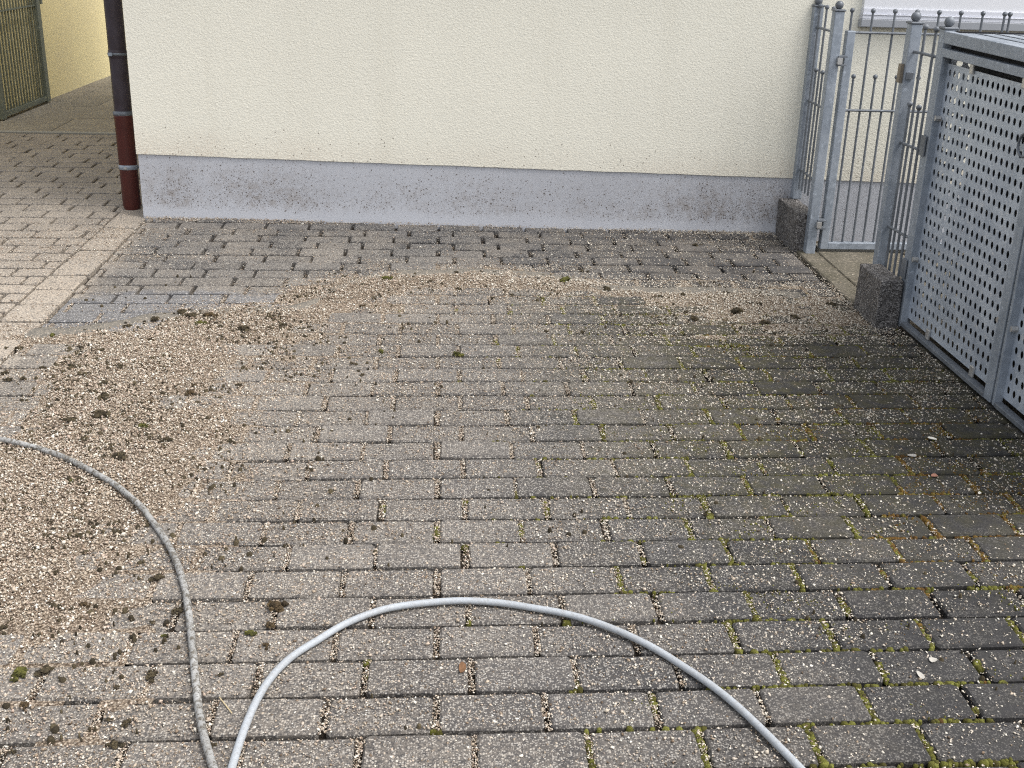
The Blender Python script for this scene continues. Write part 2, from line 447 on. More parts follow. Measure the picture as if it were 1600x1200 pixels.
def hose_material(name, a, b, dirt, amt, rough):
    t = NT(name); P, x, y, z, isl = t.pos()
    n = t.noise(P, 75, 4, 0.75); n2 = t.noise(P, 300, 2, 0.7)
    clr = t.mix(t.ramp(t.noise(P, 6, 2), 0.35, 0.65), a, b)
    clr = t.mix(t.ramp(n, 0.42, 0.62, 0, amt), clr, dirt)
    clr = t.mix(t.ramp(n2, 0.55, 0.7, 0, amt * 0.8), clr, tuple(q * 0.35 for q in dirt))
    t.bump(n2, 0.25, 0.0015)
    return t.done(clr, rough)
M_HOSE_D = hose_material('dirty_hose', (0.40, 0.40, 0.39), (0.30, 0.30, 0.29), (0.12, 0.108, 0.088), 0.95, 0.75)
M_HOSE_P = hose_material('pale_hose', (0.40, 0.43, 0.46), (0.36, 0.385, 0.41), (0.28, 0.27, 0.25), 0.3, 0.5)
def pipe_material(name, a, b, d):
    t = NT(name); P, x, y, z, isl = t.pos()
    clr = t.mix(t.ramp(t.noise(P, 12, 4), 0.35, 0.65), a, b)
    clr = t.mix(t.ramp(t.noise(P, 60, 4, 0.7), 0.6, 0.72, 0, 0.5), clr, d)
    return t.done(clr, 0.42)
M_PIPE_U = pipe_material('brown_violet_pipe', (0.045, 0.033, 0.038), (0.058, 0.046, 0.056), (0.09, 0.08, 0.08))
M_PIPE_L = pipe_material('red_brown_pipe', (0.085, 0.022, 0.017), (0.075, 0.02, 0.016), (0.12, 0.07, 0.05))
M_PVC = NT('white_frame').done((0.80, 0.81, 0.84), 0.35)
M_SILLM = NT('sill_metal').done((0.70, 0.715, 0.77), 0.45, 0.0)
M_SILLG = NT('sill_edge').done((0.36, 0.375, 0.40), 0.5, 0.2)
M_GLASS = NT('window_pane').done((0.03, 0.035, 0.04), 0.05)
M_WOODROT = NT('threshold_stone').done((0.30, 0.29, 0.26), 0.9)
M_PETAL = NT('pale_petal').done((0.80, 0.76, 0.66), 0.7)
M_LEAF = NT('dry_leaf').done((0.17, 0.09, 0.045), 0.8)
M_LEAF_P = NT('pink_leaf').done((0.40, 0.20, 0.14), 0.8)
M_STRAW = NT('straw').done((0.50, 0.41, 0.25), 0.8)
M_LICHEN = NT('lichen_flake').done((0.42, 0.40, 0.36), 0.9)

# ------------------------------------------------------------------ the ground and the paving
PT, LB = 0.103, 0.2026                       # course pitch, paver pitch along the course
def frame_obj(name): return empty(name, S4.copy())
g = 60.0
mb = MB(); mb.add([(-g, -g, -0.03), (g, -g, -0.03), (g, g, -0.03), (-g, g, -0.03)], [(0, 1, 2, 3)])
o = link('ground', mb, M_SOIL); o.matrix_world = S4; tag(o, kind='structure')
mb = MB(); mb.add([(-3.4, -2.5, -0.021), (1.76, -2.5, -0.021), (1.76, 6.2, -0.021), (-3.4, 6.2, -0.021)], [(0, 1, 2, 3)])
o = link('joint_sand', mb, M_BED); o.matrix_world = S4; tag(o, kind='structure')

def paver_shape(x0, x1, y0, y1, r, amp=1.0):
    """one block: jittered, worn top edge, 48 triangles; returns verts, faces"""
    w, d = x1 - x0, y1 - y0
    cut = 0.006
    ring = [(x0 + cut, y0), (x0 + w * 0.5, y0), (x1 - cut, y0), (x1, y0 + cut), (x1, y1 - cut), (x1 - cut, y1), (x0 + w * 0.5, y1), (x0 + cut, y1), (x0, y1 - cut), (x0, y0 + cut)]
    n = len(ring); cx, cy = (x0 + x1) / 2, (y0 + y1) / 2
    top, rim, bot = [], [], []
    for (a, b) in ring:
        ja, jb = r.uniform(-1, 1) * 0.0011 * amp, r.uniform(-1, 1) * 0.0011 * amp
        ux, uy = (cx - a) / w, (cy - b) / d
        ins = 0.0028 + r.uniform(0, 0.0022)
        top.append((a + ja + ins * 2 * ux * (1 if abs(ux) > 0.3 else 0), b + jb + ins * 2 * uy * (1 if abs(uy) > 0.3 else 0), r.uniform(-0.0005, 0.0005)))
        rim.append((a + ja, b + jb, -0.0032 - r.uniform(0, 0.002)))
        bot.append((a, b, -0.035))
    f = [tuple(range(n))]
    for k in range(n):
        j = (k + 1) % n
        f.append((n + k, n + j, j, k)); f.append((2 * n + k, 2 * n + j, n + j, n + k))
    return top + rim + bot, f

XL, XR = -1.385, 1.612
XR2 = 1.735                                  # in front of the bin enclosure the blocks run up to its foot                       # edges of the driveway field
GU, GV = 0.0125, 0.0100                      # joint widths
NR = 35
pav = []                                     # (x0,x1,y0,y1) of every block
for n in range(-8, NR):
    off = 0.0 if n % 2 == 0 else LB / 3
    y0, y1 = n * PT, (n + 1) * PT
    k = math.floor((XL - off) / LB)
    x = off + k * LB
    xr = XR if n >= 19 else XR2
    while x < xr:
        a, b = max(x, XL), min(x + LB, xr)
        if b - a > 0.03: pav.append((a, b, y0, y1, b - a > LB - 1e-4))
        x += LB
driveway = frame_obj('driveway'); tag(driveway, kind='structure')
r_ = random.Random(3)
full_meshes = []
for k in range(10):
    vs, fs = paver_shape(-LB / 2 + GU / 2, LB / 2 - GU / 2, -PT / 2 + GV / 2, PT / 2 - GV / 2, r_)
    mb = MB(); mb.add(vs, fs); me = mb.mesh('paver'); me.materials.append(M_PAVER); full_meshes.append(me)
def centre(p): return S3 @ Vector(((p[0] + p[1]) / 2, (p[2] + p[3]) / 2, 0))
vis = [p for p in pav if in_view(centre(p), 0.05)]
vis.sort(key=lambda p: p[2])
single = set(id(p) for p in vis[:298])
field = MB()
for p in pav:
    gu, gv = (0.0150, 0.0130) if p[2] > 2.02 else (GU, GV)
    cx, cy = (p[0] + p[1]) / 2, (p[2] + p[3]) / 2
    dz = r_.gauss(0, 0.0016); rx, ry, rz = r_.gauss(0, 0.011), r_.gauss(0, 0.007), r_.gauss(0, 0.006)
    jx, jy = r_.gauss(0, 0.0022), r_.gauss(0, 0.0008)
    if id(p) in single:
        if p[4]: me = r_.choice(full_meshes)
        else:
            vs, fs = paver_shape(-(p[1] - p[0]) / 2 + GU / 2, (p[1] - p[0]) / 2 - GU / 2, -PT / 2 + GV / 2, PT / 2 - GV / 2, r_)
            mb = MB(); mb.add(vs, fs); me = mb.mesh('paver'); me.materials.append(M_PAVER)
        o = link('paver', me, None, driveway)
        o.location = (cx + jx, cy + jy, dz); o.rotation_euler = (rx * 0.6, ry * 0.6, rz)
        if p[4] and r_.random() < 0.5: o.rotation_euler.z += math.pi
    else:
        vs, fs = paver_shape(p[0] - cx + gu / 2, p[1] - cx - gu / 2, -PT / 2 + gv / 2, PT / 2 - gv / 2, r_)
        field.add([(cx + jx + a - b * rz, cy + jy + b + a * rz, zz + dz + a * ry * 0.6 + b * rx * 0.6) for a, b, zz in vs], fs)
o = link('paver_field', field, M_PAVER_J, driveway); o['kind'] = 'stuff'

# header course between driveway and side yard
edging = frame_obj('edging_course'); tag(edging, kind='structure')
ys = [1.38 + 0.1745 * k for k in range(14)]
for k in range(13):
    vs, fs = paver_shape(-0.0735, 0.0735, -0.0805, 0.0805, r_)
    mb = MB(); mb.add(vs, fs); o = link('edging_stone', mb, M_PAVER, edging)
    o.location = (-1.468 + r_.gauss(0, 0.002), ys[k] + 0.08, r_.gauss(0, 0.0015)); o.rotation_euler = (0, 0, r_.gauss(0, 0.008))

# side yard: same blocks, a slightly coarser pitch as the yard steepens
side = frame_obj('side_yard_paving'); tag(side, kind='structure')
bounds = [k * 0.103 for k in range(14, 28)] + [q * 0.103 for q in (28.1, 29.2, 30.3, 31.4, 32.5, 33.6, 34.8, 35.95, 37.1, 38.25, 39.4, 40.6, 41.8, 43.0, 44.2, 45.4, 46.6, 47.8, 49.0, 50.2, 51.4, 52.6, 53.75)]
LS = 0.2145
for n in range(len(bounds) - 1):
    y0, y1 = bounds[n], bounds[n + 1]
    off = -1.741 + (0.0 if n % 2 else LS / 3 + 0.01) + 0.004 * n
    x = off - 9 * LS
    while x < -1.548:
        a, b = x, min(x + LS, -1.548)
        if y0 > 3.55: b = min(x + LS, -1.40); a = x
        if b - a > 0.03 and in_view(S3 @ Vector(((a + b) / 2, (y0 + y1) / 2, 0)), 0.05):
            w, d = b - a, y1 - y0
            vs, fs = paver_shape(-w / 2 + 0.0065, w / 2 - 0.0065, -d / 2 + 0.0095, d / 2 - 0.0095, r_)
            mb = MB(); mb.add(vs, fs); o = link('paver', mb, M_PAVER, side)
            o.location = ((a + b) / 2 + r_.gauss(0, 0.002), (y0 + y1) / 2, r_.gauss(0, 0.0012)); o.rotation_euler = (r_.gauss(0, 0.006), r_.gauss(0, 0.004), r_.gauss(0, 0.004))
        x += LS
# pale kerb and the slab path of the passage
mb = MB(); mb.box(-3.05, -1.41, 5.555, 5.60, -0.03, 0.004)
o = link('kerb', mb, M_WOODROT, bevel=0.004); o.matrix_world = S4; tag(o, kind='structure')
passage = frame_obj('passage_path'); tag(passage, kind='structure')
yy = 5.605; k = 0
while yy < 10.5:
    x = -3.06 - 0.25 * (k % 2)
    while x < -1.41:
        a, b = max(x, -3.05), min(x + 0.5, -1.41)
        if b - a > 0.04:
            vs, fs = paver_shape(-(b - a) / 2 + 0.002, (b - a) / 2 - 0.002, -0.248, 0.248, r_)
            mb = MB(); mb.add(vs, fs); o = link('slab', mb, M_SLAB_P, passage); o.location = ((a + b) / 2, yy + 0.25, r_.gauss(0, 0.001))
        x += 0.5
    yy += 0.5; k += 1
# short path through the gate
gpath = frame_obj('gate_path'); tag(gpath, kind='structure')
for (a, b, y0, y1) in ((1.626, 1.72, 2.2, 2.62), (1.626, 1.72, 2.62, 3.04), (1.72, 2.12, 2.2, 2.62), (1.72, 2.12, 2.62, 2.99), (2.12, 2.52, 2.2, 2.62), (2.12, 2.52, 2.62, 2.99), (2.12, 2.52, 1.8, 2.2)):
    vs, fs = paver_shape(-(b - a) / 2 + 0.002, (b - a) / 2 - 0.002, -(y1 - y0) / 2 + 0.002, (y1 - y0) / 2 - 0.002, r_)
    mb = MB(); mb.add(vs, fs); o = link('slab', mb, M_SLAB, gpath); o.location = ((a + b) / 2, (y0 + y1) / 2, 0.004 + r_.gauss(0, 0.001)); o.rotation_euler = (0.006, 0.012, 0)
mb = MB(Q); mb.box(1.735, 2.5, 3.02, 3.075, -0.03, 0.016)
o = link('threshold_kerb', mb, M_WOODROT, bevel=0.004); tag(o, 'pale stone kerb on the ground under the galvanised gate', 'kerb')

# ------------------------------------------------------------------ house
house = empty('house', loc=Q(-1.4, 3.46, 0)); tag(house, 'cream rendered house wall with blue grey plinth beside the driveway', 'house')
def hl(name, me, m, par=house, **kw):
    o = link(name, me, m, None, **kw); o.parent = par
    o.matrix_parent_inverse = par.matrix_world.inverted() if par.parent is None else Matrix.Identity(4)
    return o
bpy.context.view_layer.update()
wa, wb = Vector((-1.406, 3.460)), Vector((1.601, 3.286))
wd = (wb - wa).normalized(); wn_ = Vector((wd.y, -wd.x))        # wall direction, outward normal (towards the camera)
def WQ(u, v, z):                     # u along the wall from its left corner, v out of the wall, z plumb
    p = wa + wd * u + wn_ * v
    return (p.x, p.y, z)
ULEN = 4.6
def ptop(u): return 0.586 - 0.0105 * u
mb = MB()                            # rendered wall: front face, left return and a broken-edged foot, 6 mm proud of the plinth
nseg = 60
r2 = random.Random(5)
for (v0, z1) in ((0.006, 3.3),):
    vs, fs = [], []
    for i in range(nseg + 1):
        u = ULEN * i / nseg - (0.006 if i == 0 else 0)
        j = r2.uniform(-0.0014, 0.0014)
        vs += [WQ(u, v0, ptop(u) + j), WQ(u, v0, z1), WQ(u, -0.3, ptop(u) + j), WQ(u, -0.3, z1)]
    for i in range(nseg):
        a = 4 * i
        fs += [(a, a + 4, a + 5, a + 1), (a + 2, a, a + 4, a + 6)[::-1], (a + 1, a + 5, a + 7, a + 3)]
    fs += [(0, 1, 3, 2), (4 * nseg, 4 * nseg + 2, 4 * nseg + 3, 4 * nseg + 1)]
    mb.add(vs, fs)
p0, p1 = WQ(-0.006, -0.3, 0), (-1.416, 7.7, 0)
mb.add([(p0[0], p0[1], 0.2), (p1[0], p1[1], 0.2), (p1[0], p1[1], 3.3), (p0[0], p0[1], 3.3), (p0[0] + 0.3, p0[1], 0.2), (p1[0] + 0.3, p1[1], 0.2), (p1[0] + 0.3, p1[1], 3.3), (p0[0] + 0.3, p0[1], 3.3)],
       [(0, 3, 2, 1), (4, 5, 6, 7), (2, 3, 7, 6), (0, 4, 7, 3), (1, 2, 6, 5)])
hl('wall', mb, M_STUCCO)
mb = MB(); vs, fs = [], []
for i in range(nseg + 1):
    u = ULEN * i / nseg
    vs += [WQ(u, 0, 0.05), WQ(u, 0, ptop(u) + 0.003), WQ(u, -0.29, 0.05), WQ(u, -0.29, ptop(u) + 0.003)]
for i in range(nseg):
    a = 4 * i
    fs += [(a, a + 4, a + 5, a + 1), (a + 1, a + 5, a + 7, a + 3)]
fs += [(0, 1, 3, 2)]
mb.add(vs, fs); hl('plinth', mb, M_PLINTH)
mb = MB()
ev = [WQ(-0.5, 0.5, 3.3), WQ(ULEN, 0.5, 3.3), (3.2, 7.7, 3.3), (-1.9, 7.7, 3.3)]
mb.add(ev + [(a, b, 3.42) for a, b, _ in ev], [(3, 2, 1, 0), (4, 5, 6, 7), (0, 1, 5, 4), (1, 2, 6, 5), (2, 3, 7, 6), (3, 0, 4, 7)])
hl('roof', mb, M_ZINC_DARK)
# window over the gate: sill, ribbed frame foot, frame, pane
u0 = (Vector((1.885, 3.27)) - wa).dot(wd); u1 = u0 + 1.45
win = MB(WQ)
win.box(u0 + 0.008, u0 + 0.07, 0.004, 0.036, 1.318, 2.4); win.box(u1 - 0.07, u1 - 0.008, 0.004, 0.036, 1.318, 2.4)
win.box(u0 + 0.07, u1 - 0.07, 0.004, 0.036, 1.318, 1.47); win.box(u0 + 0.07, u1 - 0.07, 0.004, 0.036, 2.33, 2.4)
wf = hl('window', win, M_PVC)
sl = MB(WQ); sl.box(u0, u1, 0.004, 0.052, 1.238, 1.272)
sp = link('sill', sl, M_SILLG, wf, bevel=0.003)
sl = MB(WQ); sl.box(u0 + 0.004, u1 - 0.004, 0.004, 0.047, 1.2725, 1.288); sl.box(u0 + 0.002, u1 - 0.002, 0.004, 0.050, 1.2882, 1.294); sl.box(u0 + 0.006, u1 - 0.006, 0.004, 0.043, 1.2942, 1.3175)
link('sill_profile', sl, M_SILLM, wf, bevel=0.002)
sl = MB(WQ); sl.box(u0 + 0.068, u1 - 0.068, 0.0055, 0.014, 1.46, 2.34); link('pane', sl, M_GLASS, wf)

# ------------------------------------------------------------------ downpipe
dp = empty('downpipe', loc=(-1.503, 3.624, gz(-1.503, 3.624))); tag(dp, 'brown violet downpipe with red brown foot at the house corner', 'downpipe')
z0 = -0.01
link('lower_pipe', MB().lathe((0, 0, 0), [(0.034, z0), (0.0425, 0.02), (0.0425, 0.196), (0.0435, 0.40), (0.0455, 0.44), (0.0455, 0.447), (0.030, 0.447)]), M_PIPE_L, dp, True)
link('upper_pipe', MB().lathe((0, 0, 0), [(0.0405, 0.43), (0.0405, 0.70), (0.0405, 3.25)]), M_PIPE_U, dp, True)
link('joint_ring', MB().lathe((0, 0, 0), [(0.0465, 0.4475), (0.048, 0.452), (0.048, 0.462), (0.0412, 0.466)]), M_ZINC_DARK, dp, True)
link('joint_ring', MB().lathe((0, 0, 0), [(0.041, 0.705), (0.0435, 0.712), (0.0445, 0.725), (0.0435, 0.738), (0.041, 0.742)]), M_PIPE_U, dp, True)
cb = MB().lathe((0, 0, 0), [(0.0435, 0.192), (0.0452, 0.193), (0.0452, 0.213), (0.0435, 0.214)])
br = link('pipe_clip', cb, M_ZINC, dp, True)
link('bolt', MB().rod((0.0, -0.052, 0.203), (0.0, -0.042, 0.203), 0.006), M_BOLT, br)
cb = MB().lathe((0, 0, 0), [(0.041, 0.718), (0.046, 0.719), (0.046, 0.729), (0.041, 0.73)])
br = link('pipe_clip', cb, M_ZINC_DARK, dp, True)
link('bolt', MB().box(-0.03, -0.012, -0.052, -0.04, 0.716, 0.731), M_ZINC, br)
link('wall_bracket', MB().rod((0.04, 0, 0.724), (0.10, 0.0, 0.724), 0.006), M_ZINC_DARK, dp)
link('wall_bracket', MB().rod((0.04, 0, 0.203), (0.10, 0.0, 0.203), 0.006), M_ZINC_DARK, dp)

# ------------------------------------------------------------------ neighbour's wall and slatted gate in the passage
nb = MB(); nx = lambda y: -3.01 + (y - 6.8) * 0.0437
vs = []
for y in (4.2, 12.0):
    for (dx, z) in ((0, gz(-3, y) - 0.2), (0, 2.9), (-0.3, 2.9), (-0.3, gz(-3, y) - 0.2)): vs.append((nx(y) + dx, y, z))
nb.add(vs, [(0, 4, 5, 1), (1, 5, 6, 2), (2, 6, 7, 3), (0, 1, 2, 3), (4, 7, 6, 5)])
nh = empty('neighbour_house', loc=Q(-3.0, 5.0, 0)); tag(nh, 'ochre yellow rendered wall across the passage behind the barred gate', 'house')
bpy.context.view_layer.update(); hl('wall', nb, M_YELLOW, nh)
sg = empty('barred_gate', loc=Q(-2.99, 6.4, 0)); tag(sg, 'olive grey barred gate folded against the ochre yellow wall', 'gate')
bpy.context.view_layer.update()
def GQ(y, dx, h): return (nx(y) + 0.045 + dx, y, gz(-3, y) + h)
class GMB(MB):
    def gbox(self, y0, y1, h0, h1, t=0.018):
        vs = [GQ(y0, -t, h0), GQ(y1, -t, h0), GQ(y1, t, h0), GQ(y0, t, h0), GQ(y0, -t, h1), GQ(y1, -t, h1), GQ(y1, t, h1), GQ(y0, t, h1)]
        self.add(vs, [(0, 3, 2, 1), (4, 5, 6, 7), (0, 1, 5, 4), (1, 2, 6, 5), (2, 3, 7, 6), (3, 0, 4, 7)]); return self
hl('stile', GMB().gbox(6.70, 6.76, 0.01, 1.05), M_OLIVE, sg); hl('stile', GMB().gbox(5.93, 5.985, 0.01, 1.05), M_OLIVE, sg)
hl('bottom_rail', GMB().gbox(5.985, 6.70, 0.022, 0.052, 0.016), M_OLIVE, sg)
hl('cross_bar', GMB().gbox(5.985, 6.70, 0.692, 0.702, 0.008), M_OLIVE, sg); hl('top_bar', GMB().gbox(5.985, 6.70, 0.99, 1.0, 0.008), M_OLIVE, sg)
hp = hl('hinge_post', GMB().gbox(6.775, 6.805, 0.7, 1.15, 0.02), M_OLIVE, sg)
for k in range(15):
    y = 6.015 + k * 0.0472
    hl('bar', MB().rod(GQ(y, 0.0, 0.045), GQ(y, 0.0, 1.06), 0.0065, 6), M_OLIVE, sg)

# ------------------------------------------------------------------ granite blocks
def granite(x0, x1, y0, y1, h, seed):
    mb = MB(Q); rr = random.Random(seed)
    nx_, ny, nz = 3, 6, 5
    idx = {}; vs = []; fs = []
    def vid(i, j, k):
        if (i, j, k) not in idx:
            a = 0.0022
            idx[(i, j, k)] = len(vs)
            vs.append((x0 + (x1 - x0) * i / nx_ + rr.uniform(-a, a), y0 + (y1 - y0) * j / ny + rr.uniform(-a, a), -0.03 + (h + 0.03) * k / nz + rr.uniform(-a, a)))
        return idx[(i, j, k)]
    for i in range(nx_):
        for j in range(ny): fs.append((vid(i, j, nz), vid(i + 1, j, nz), vid(i + 1, j + 1, nz), vid(i, j + 1, nz)))
    for i in range(nx_):
        for k in range(nz):
            fs.append((vid(i, 0, k), vid(i + 1, 0, k), vid(i + 1, 0, k + 1), vid(i, 0, k + 1))); fs.append((vid(i + 1, ny, k), vid(i, ny, k), vid(i, ny, k + 1), vid(i + 1, ny, k + 1)))
    for j in range(ny):
        for k in range(nz):
            fs.append((vid(0, j + 1, k), vid(0, j, k), vid(0, j, k + 1), vid(0, j + 1, k + 1))); fs.append((vid(nx_, j, k), vid(nx_, j + 1, k), vid(nx_, j + 1, k + 1), vid(nx_, j, k + 1)))
    mb.add(vs, fs); return mb
o = link('granite_block', granite(1.614, 1.70, 2.986, 3.27, 0.176, 1), M_GRANITE, bevel=0.004); tag(o, 'rough granite kerb block against the house plinth left of the gate', 'granite block')
o = link('granite_block', granite(1.614, 1.70, 2.03, 2.245, 0.174, 2), M_GRANITE, bevel=0.004); tag(o, 'rough granite kerb block beside the left corner of the bin enclosure', 'granite block')

# ------------------------------------------------------------------ galvanised fence, gate
def post(parent, x, y, h0, h1):
    w = 0.021
    o = hl('post', MB(Q).box(x - w, x + w, y - w, y + w, h0, h1 - 0.012), M_ZINC, parent, bevel=0.003)
    cp = link('cap', MB(Q).box(x - w - 0.004, x + w + 0.004, y - w - 0.004, y + w + 0.004, h1 - 0.012, h1 - 0.004), M_ZINC_DARK, o, bevel=0.003)
    b = MB(); p = Q(x, y, h1 + 0.012); b.ball(p, 0.0175, 14, 10); link('ball', b, M_ZINC_DARK, o, True)
    return o
pick_mesh = {}
def picket(parent, x, y, h0, h1):
    L_ = round(h1 - h0, 3)
    if L_ not in pick_mesh:
        a = MB().rod((0, 0, 0), (0, 0, L_), 0.0052, 8).mesh('picket', False); a.materials.append(M_ZINC_DARK)
        pick_mesh[L_] = a
    if 'b' not in pick_mesh:
        b = MB().ball((0, 0, 0), 0.0105, 10, 7).mesh('ball', True); b.materials.append(M_ZINC_DARK); pick_mesh['b'] = b
    o = bpy.data.objects.new('picket', pick_mesh[L_]); col.objects.link(o); o.parent = parent
    o.location = Vector(Q(x, y, h0)) - parent.location
    q = bpy.data.objects.new('ball', pick_mesh['b']); col.objects.link(q); q.parent = o; q.location = (0, 0, L_ + 0.008)
    return o
def rail(parent, p0, p1, r=0.0055):
    a, b = Vector(Q(*p0)), Vector(Q(*p1))
    return hl('rail', MB().rod(a, b, r, 8), M_ZINC_DARK, parent)

f1 = empty('metal_fence', loc=Q(1.69, 3.1, 0)); tag(f1, 'galvanised fence section on the granite block beside the house wall', 'fence')
bpy.context.view_layer.update()
post(f1, 1.692, 3.262, 0.178, 1.045); post(f1, 1.677, 2.963, 0.0, 1.047)
for h in (0.948, 0.63, 0.318): rail(f1, (1.692, 3.255, h), (1.679, 2.965, h))
for y, t in ((3.229, 1), (3.188, 0), (3.145, 1), (3.102, 0), (3.06, 1), (3.018, 0)): picket(f1, 1.691, y, 0.228, 1.03 if t else 0.762)
f2 = empty('metal_fence', loc=Q(1.72, 2.16, 0)); tag(f2, 'narrow galvanised fence section between gate opening and bin enclosure', 'fence')
bpy.context.view_layer.update()
pb = post(f2, 1.706, 2.272, 0.0, 1.055); post(f2, 1.728, 2.055, 0.0, 1.056)
for h in (0.95, 0.63, 0.318, 0.115): rail(f2, (1.707, 2.268, h), (1.722, 2.06, h))
for y, t in ((2.232, 0), (2.197, 1), (2.155, 0), (2.112, 1)): picket(f2, 1.713, y, 0.05 if t else 0.07, 1.03 if t else 0.762)
link('strike_plate', MB(Q).box(1.672, 1.684, 2.262, 2.285, 0.84, 0.905), M_PLATE, pb)
link('strike_bracket', MB(Q).box(1.690, 1.715, 2.244, 2.2505, 0.855, 0.878), M_ZINC_DARK, pb)

gate = empty('garden_gate', loc=Q(1.735, 2.985, 0)); tag(gate, 'galvanised picket gate swung open parallel to the house wall', 'gate')
bpy.context.view_layer.update()
gy = 2.985
st = hl('stile', MB(Q).box(1.729, 1.765, gy - 0.018, gy + 0.018, 0.018, 0.957), M_ZINC, gate, bevel=0.003)
hl('stile', MB(Q).box(2.42, 2.456, gy - 0.018, gy + 0.018, 0.018, 0.957), M_ZINC, gate, bevel=0.003)
hl('bottom_rail', MB(Q).box(1.7655, 2.4195, gy - 0.017, gy + 0.017, 0.018, 0.047), M_ZINC, gate, bevel=0.002)
for h in (0.95, 0.629): rail(gate, (1.7655, gy - 0.006, h), (2.4195, gy - 0.006, h))
for k in range(14):
    x = 1.789 + k * 0.0483
    tall = k % 2 == 1
    if x < 2.42: picket(gate, x, gy + 0.005, 0.047, 1.03 if tall else 0.762)
picket(gate, 1.744, gy, 0.957, 1.03); picket(gate, 2.438, gy, 0.957, 1.03)
for h in (0.83, 0.13):
    hg = hl('hinge', MB(Q).box(1.7095, 1.716, gy - 0.03, gy + 0.0, h - 0.003, h + 0.02), M_ZINC_DARK, gate)
    for dh in (-0.012, 0.022): link('hinge_plate', MB(Q).box(1.690, 1.7285, gy - 0.055, gy + 0.005, h + dh, h + dh + 0.006), M_ZINC_DARK, hg)
    link('hinge_barrel', MB(Q).box(1.686, 1.706, gy - 0.062, gy - 0.044, h - 0.005, h + 0.0215), M_BOLT, hg)

# ------------------------------------------------------------------ bin enclosure
box = empty('bin_enclosure', loc=Q(1.72, 1.7, 0)); tag(box, 'galvanised bin enclosure with perforated doors beside the driveway', 'bin enclosure')
bpy.context.view_layer.update()
def perforated(y0, y1, h0, h1, ncol, nrow, rw, rh, x, hcut=0.0):
    """sheet in the plane x=const with real holes: 16-sided, 1.6 mm thick"""
    v, f = [], []
    dy, dz = (y1 - y0) / ncol, (h1 - h0) / nrow
    N_ = 16
    for i in range(ncol):
        for j in range(nrow):
            cy, cz = y0 + (i + 0.5) * dy, h0 + (j + 0.5) * dz
            a = len(v)
            for lay in (0.0, 0.0016):
                for k in range(N_):
                    t = 2 * math.pi * k / N_; ct, st_ = c(t), s(t); mx = max(abs(ct), abs(st_))
                    v.append((x + lay, cy + dy / 2 * ct / mx, cz + dz / 2 * st_ / mx))
                for k in range(N_):
                    t = 2 * math.pi * k / N_
                    v.append((x + lay, cy + rw * c(t), cz + rh * s(t)))
            for k in range(N_):
                n2 = (k + 1) % N_
                f.append((a + k, a + N_ + k, a + N_ + n2, a + n2))
                f.append((a + N_ + k, a + 3 * N_ + k, a + 3 * N_ + n2, a + N_ + n2))
                f.append((a + 2 * N_ + k, a + 2 * N_ + n2, a + 3 * N_ + n2, a + 3 * N_ + k))
    return v, f
def door(y0, y1, first):
    XF = 1.705
    d = hl('door', MB(Q).box(XF, XF + 0.03, y0, y0 + 0.042, 0.012, 0.985), M_ZINC, box, bevel=0.002)        # near stile
    link('stile', MB(Q).box(XF + (0.001 if first else 0), XF + 0.028, y1 - 0.012, y1, 0.012, 0.985), M_ZINC, d, bevel=0.002)
    link('bottom_rail', MB(Q).box(XF, XF + 0.028, y0 + 0.0425, y1 - 0.0125, 0.010, 0.025), M_ZINC_DARK, d, bevel=0.002)
    link('top_rail', MB(Q).box(XF, XF + 0.03, y0 + 0.0425, y1 - 0.0125, 0.958, 0.985), M_ZINC, d, bevel=0.002)
    ya, yb = y0 + 0.05, y1 - 0.016
    v, f = perforated(ya, yb, 0.052, 0.930, 19, 21, 0.0080, 0.0117, 1.731)
    pm = MB(Q); pm.add(v, f)
    pm.box(1.731, 1.7326, y0 + 0.035, ya, 0.04, 0.937); pm.box(1.731, 1.7326, yb, y1 - 0.004, 0.04, 0.937)
    pm.box(1.731, 1.7326, ya, yb, 0.04, 0.052); pm.box(1.731, 1.7326, ya, yb, 0.930, 0.937)
    link('perforated_panel', pm, M_SHEET, d)
    for yy in (y0 + 0.17, y1 - 0.19):
        link('bolt', MB(Q).box(1.7215, 1.7305, yy - 0.012, yy + 0.012, 0.0255, 0.062), M_BOLT, d, bevel=0.003)
        link('bolt', MB(Q).box(1.7215, 1.7305, yy - 0.012, yy + 0.012, 0.925, 0.962), M_BOLT, d, bevel=0.003)
    for hh_, yb_ in ((0.756, y1 - 0.016), (0.26, y1 - 0.016), (0.26, y0 + 0.052)):
        p = Q(1.722, yb_, hh_); link('bolt', MB().rod((p[0] - 0.012, p[1], p[2]), (p[0] + 0.008, p[1], p[2]), 0.0095, 10), M_BOLT, d)
    if first:
        p = Q(1.726, y0 + 0.10, 0.775); ring = []
        for k in range(21):
            t = 2 * math.pi * k / 20; ring.append((p[0], p[1] + 0.034 * c(t), p[2] + 0.034 * s(t)))
        rb = MB(); vs, fs = [], []
        for k in range(20):
            t = 2 * math.pi * k / 20
            for q in range(6):
                ph = 2 * math.pi * q / 6; R_ = 0.034 + 0.004 * c(ph)
                vs.append((p[0] - 0.006 + 0.004 * s(ph), p[1] + R_ * c(t), p[2] + R_ * s(t)))
        for k in range(20):
            for q in range(6): fs.append((k * 6 + q, k * 6 + (q + 1) % 6, ((k + 1) % 20) * 6 + (q + 1) % 6, ((k + 1) % 20) * 6 + q))
        rb.add(vs, fs); link('ring_handle', rb, M_ZINC_DARK, d, True)
    return d
d1 = door(1.345, 2.033, True)
d2 = door(0.645, 1.334, False)
for hh_ in (0.62, 0.18):
    link('hinge', MB(Q).box(1.699, 1.7045, 2.036, 2.076, hh_, hh_ + 0.07), M_ZINC_DARK, d1, bevel=0.002)
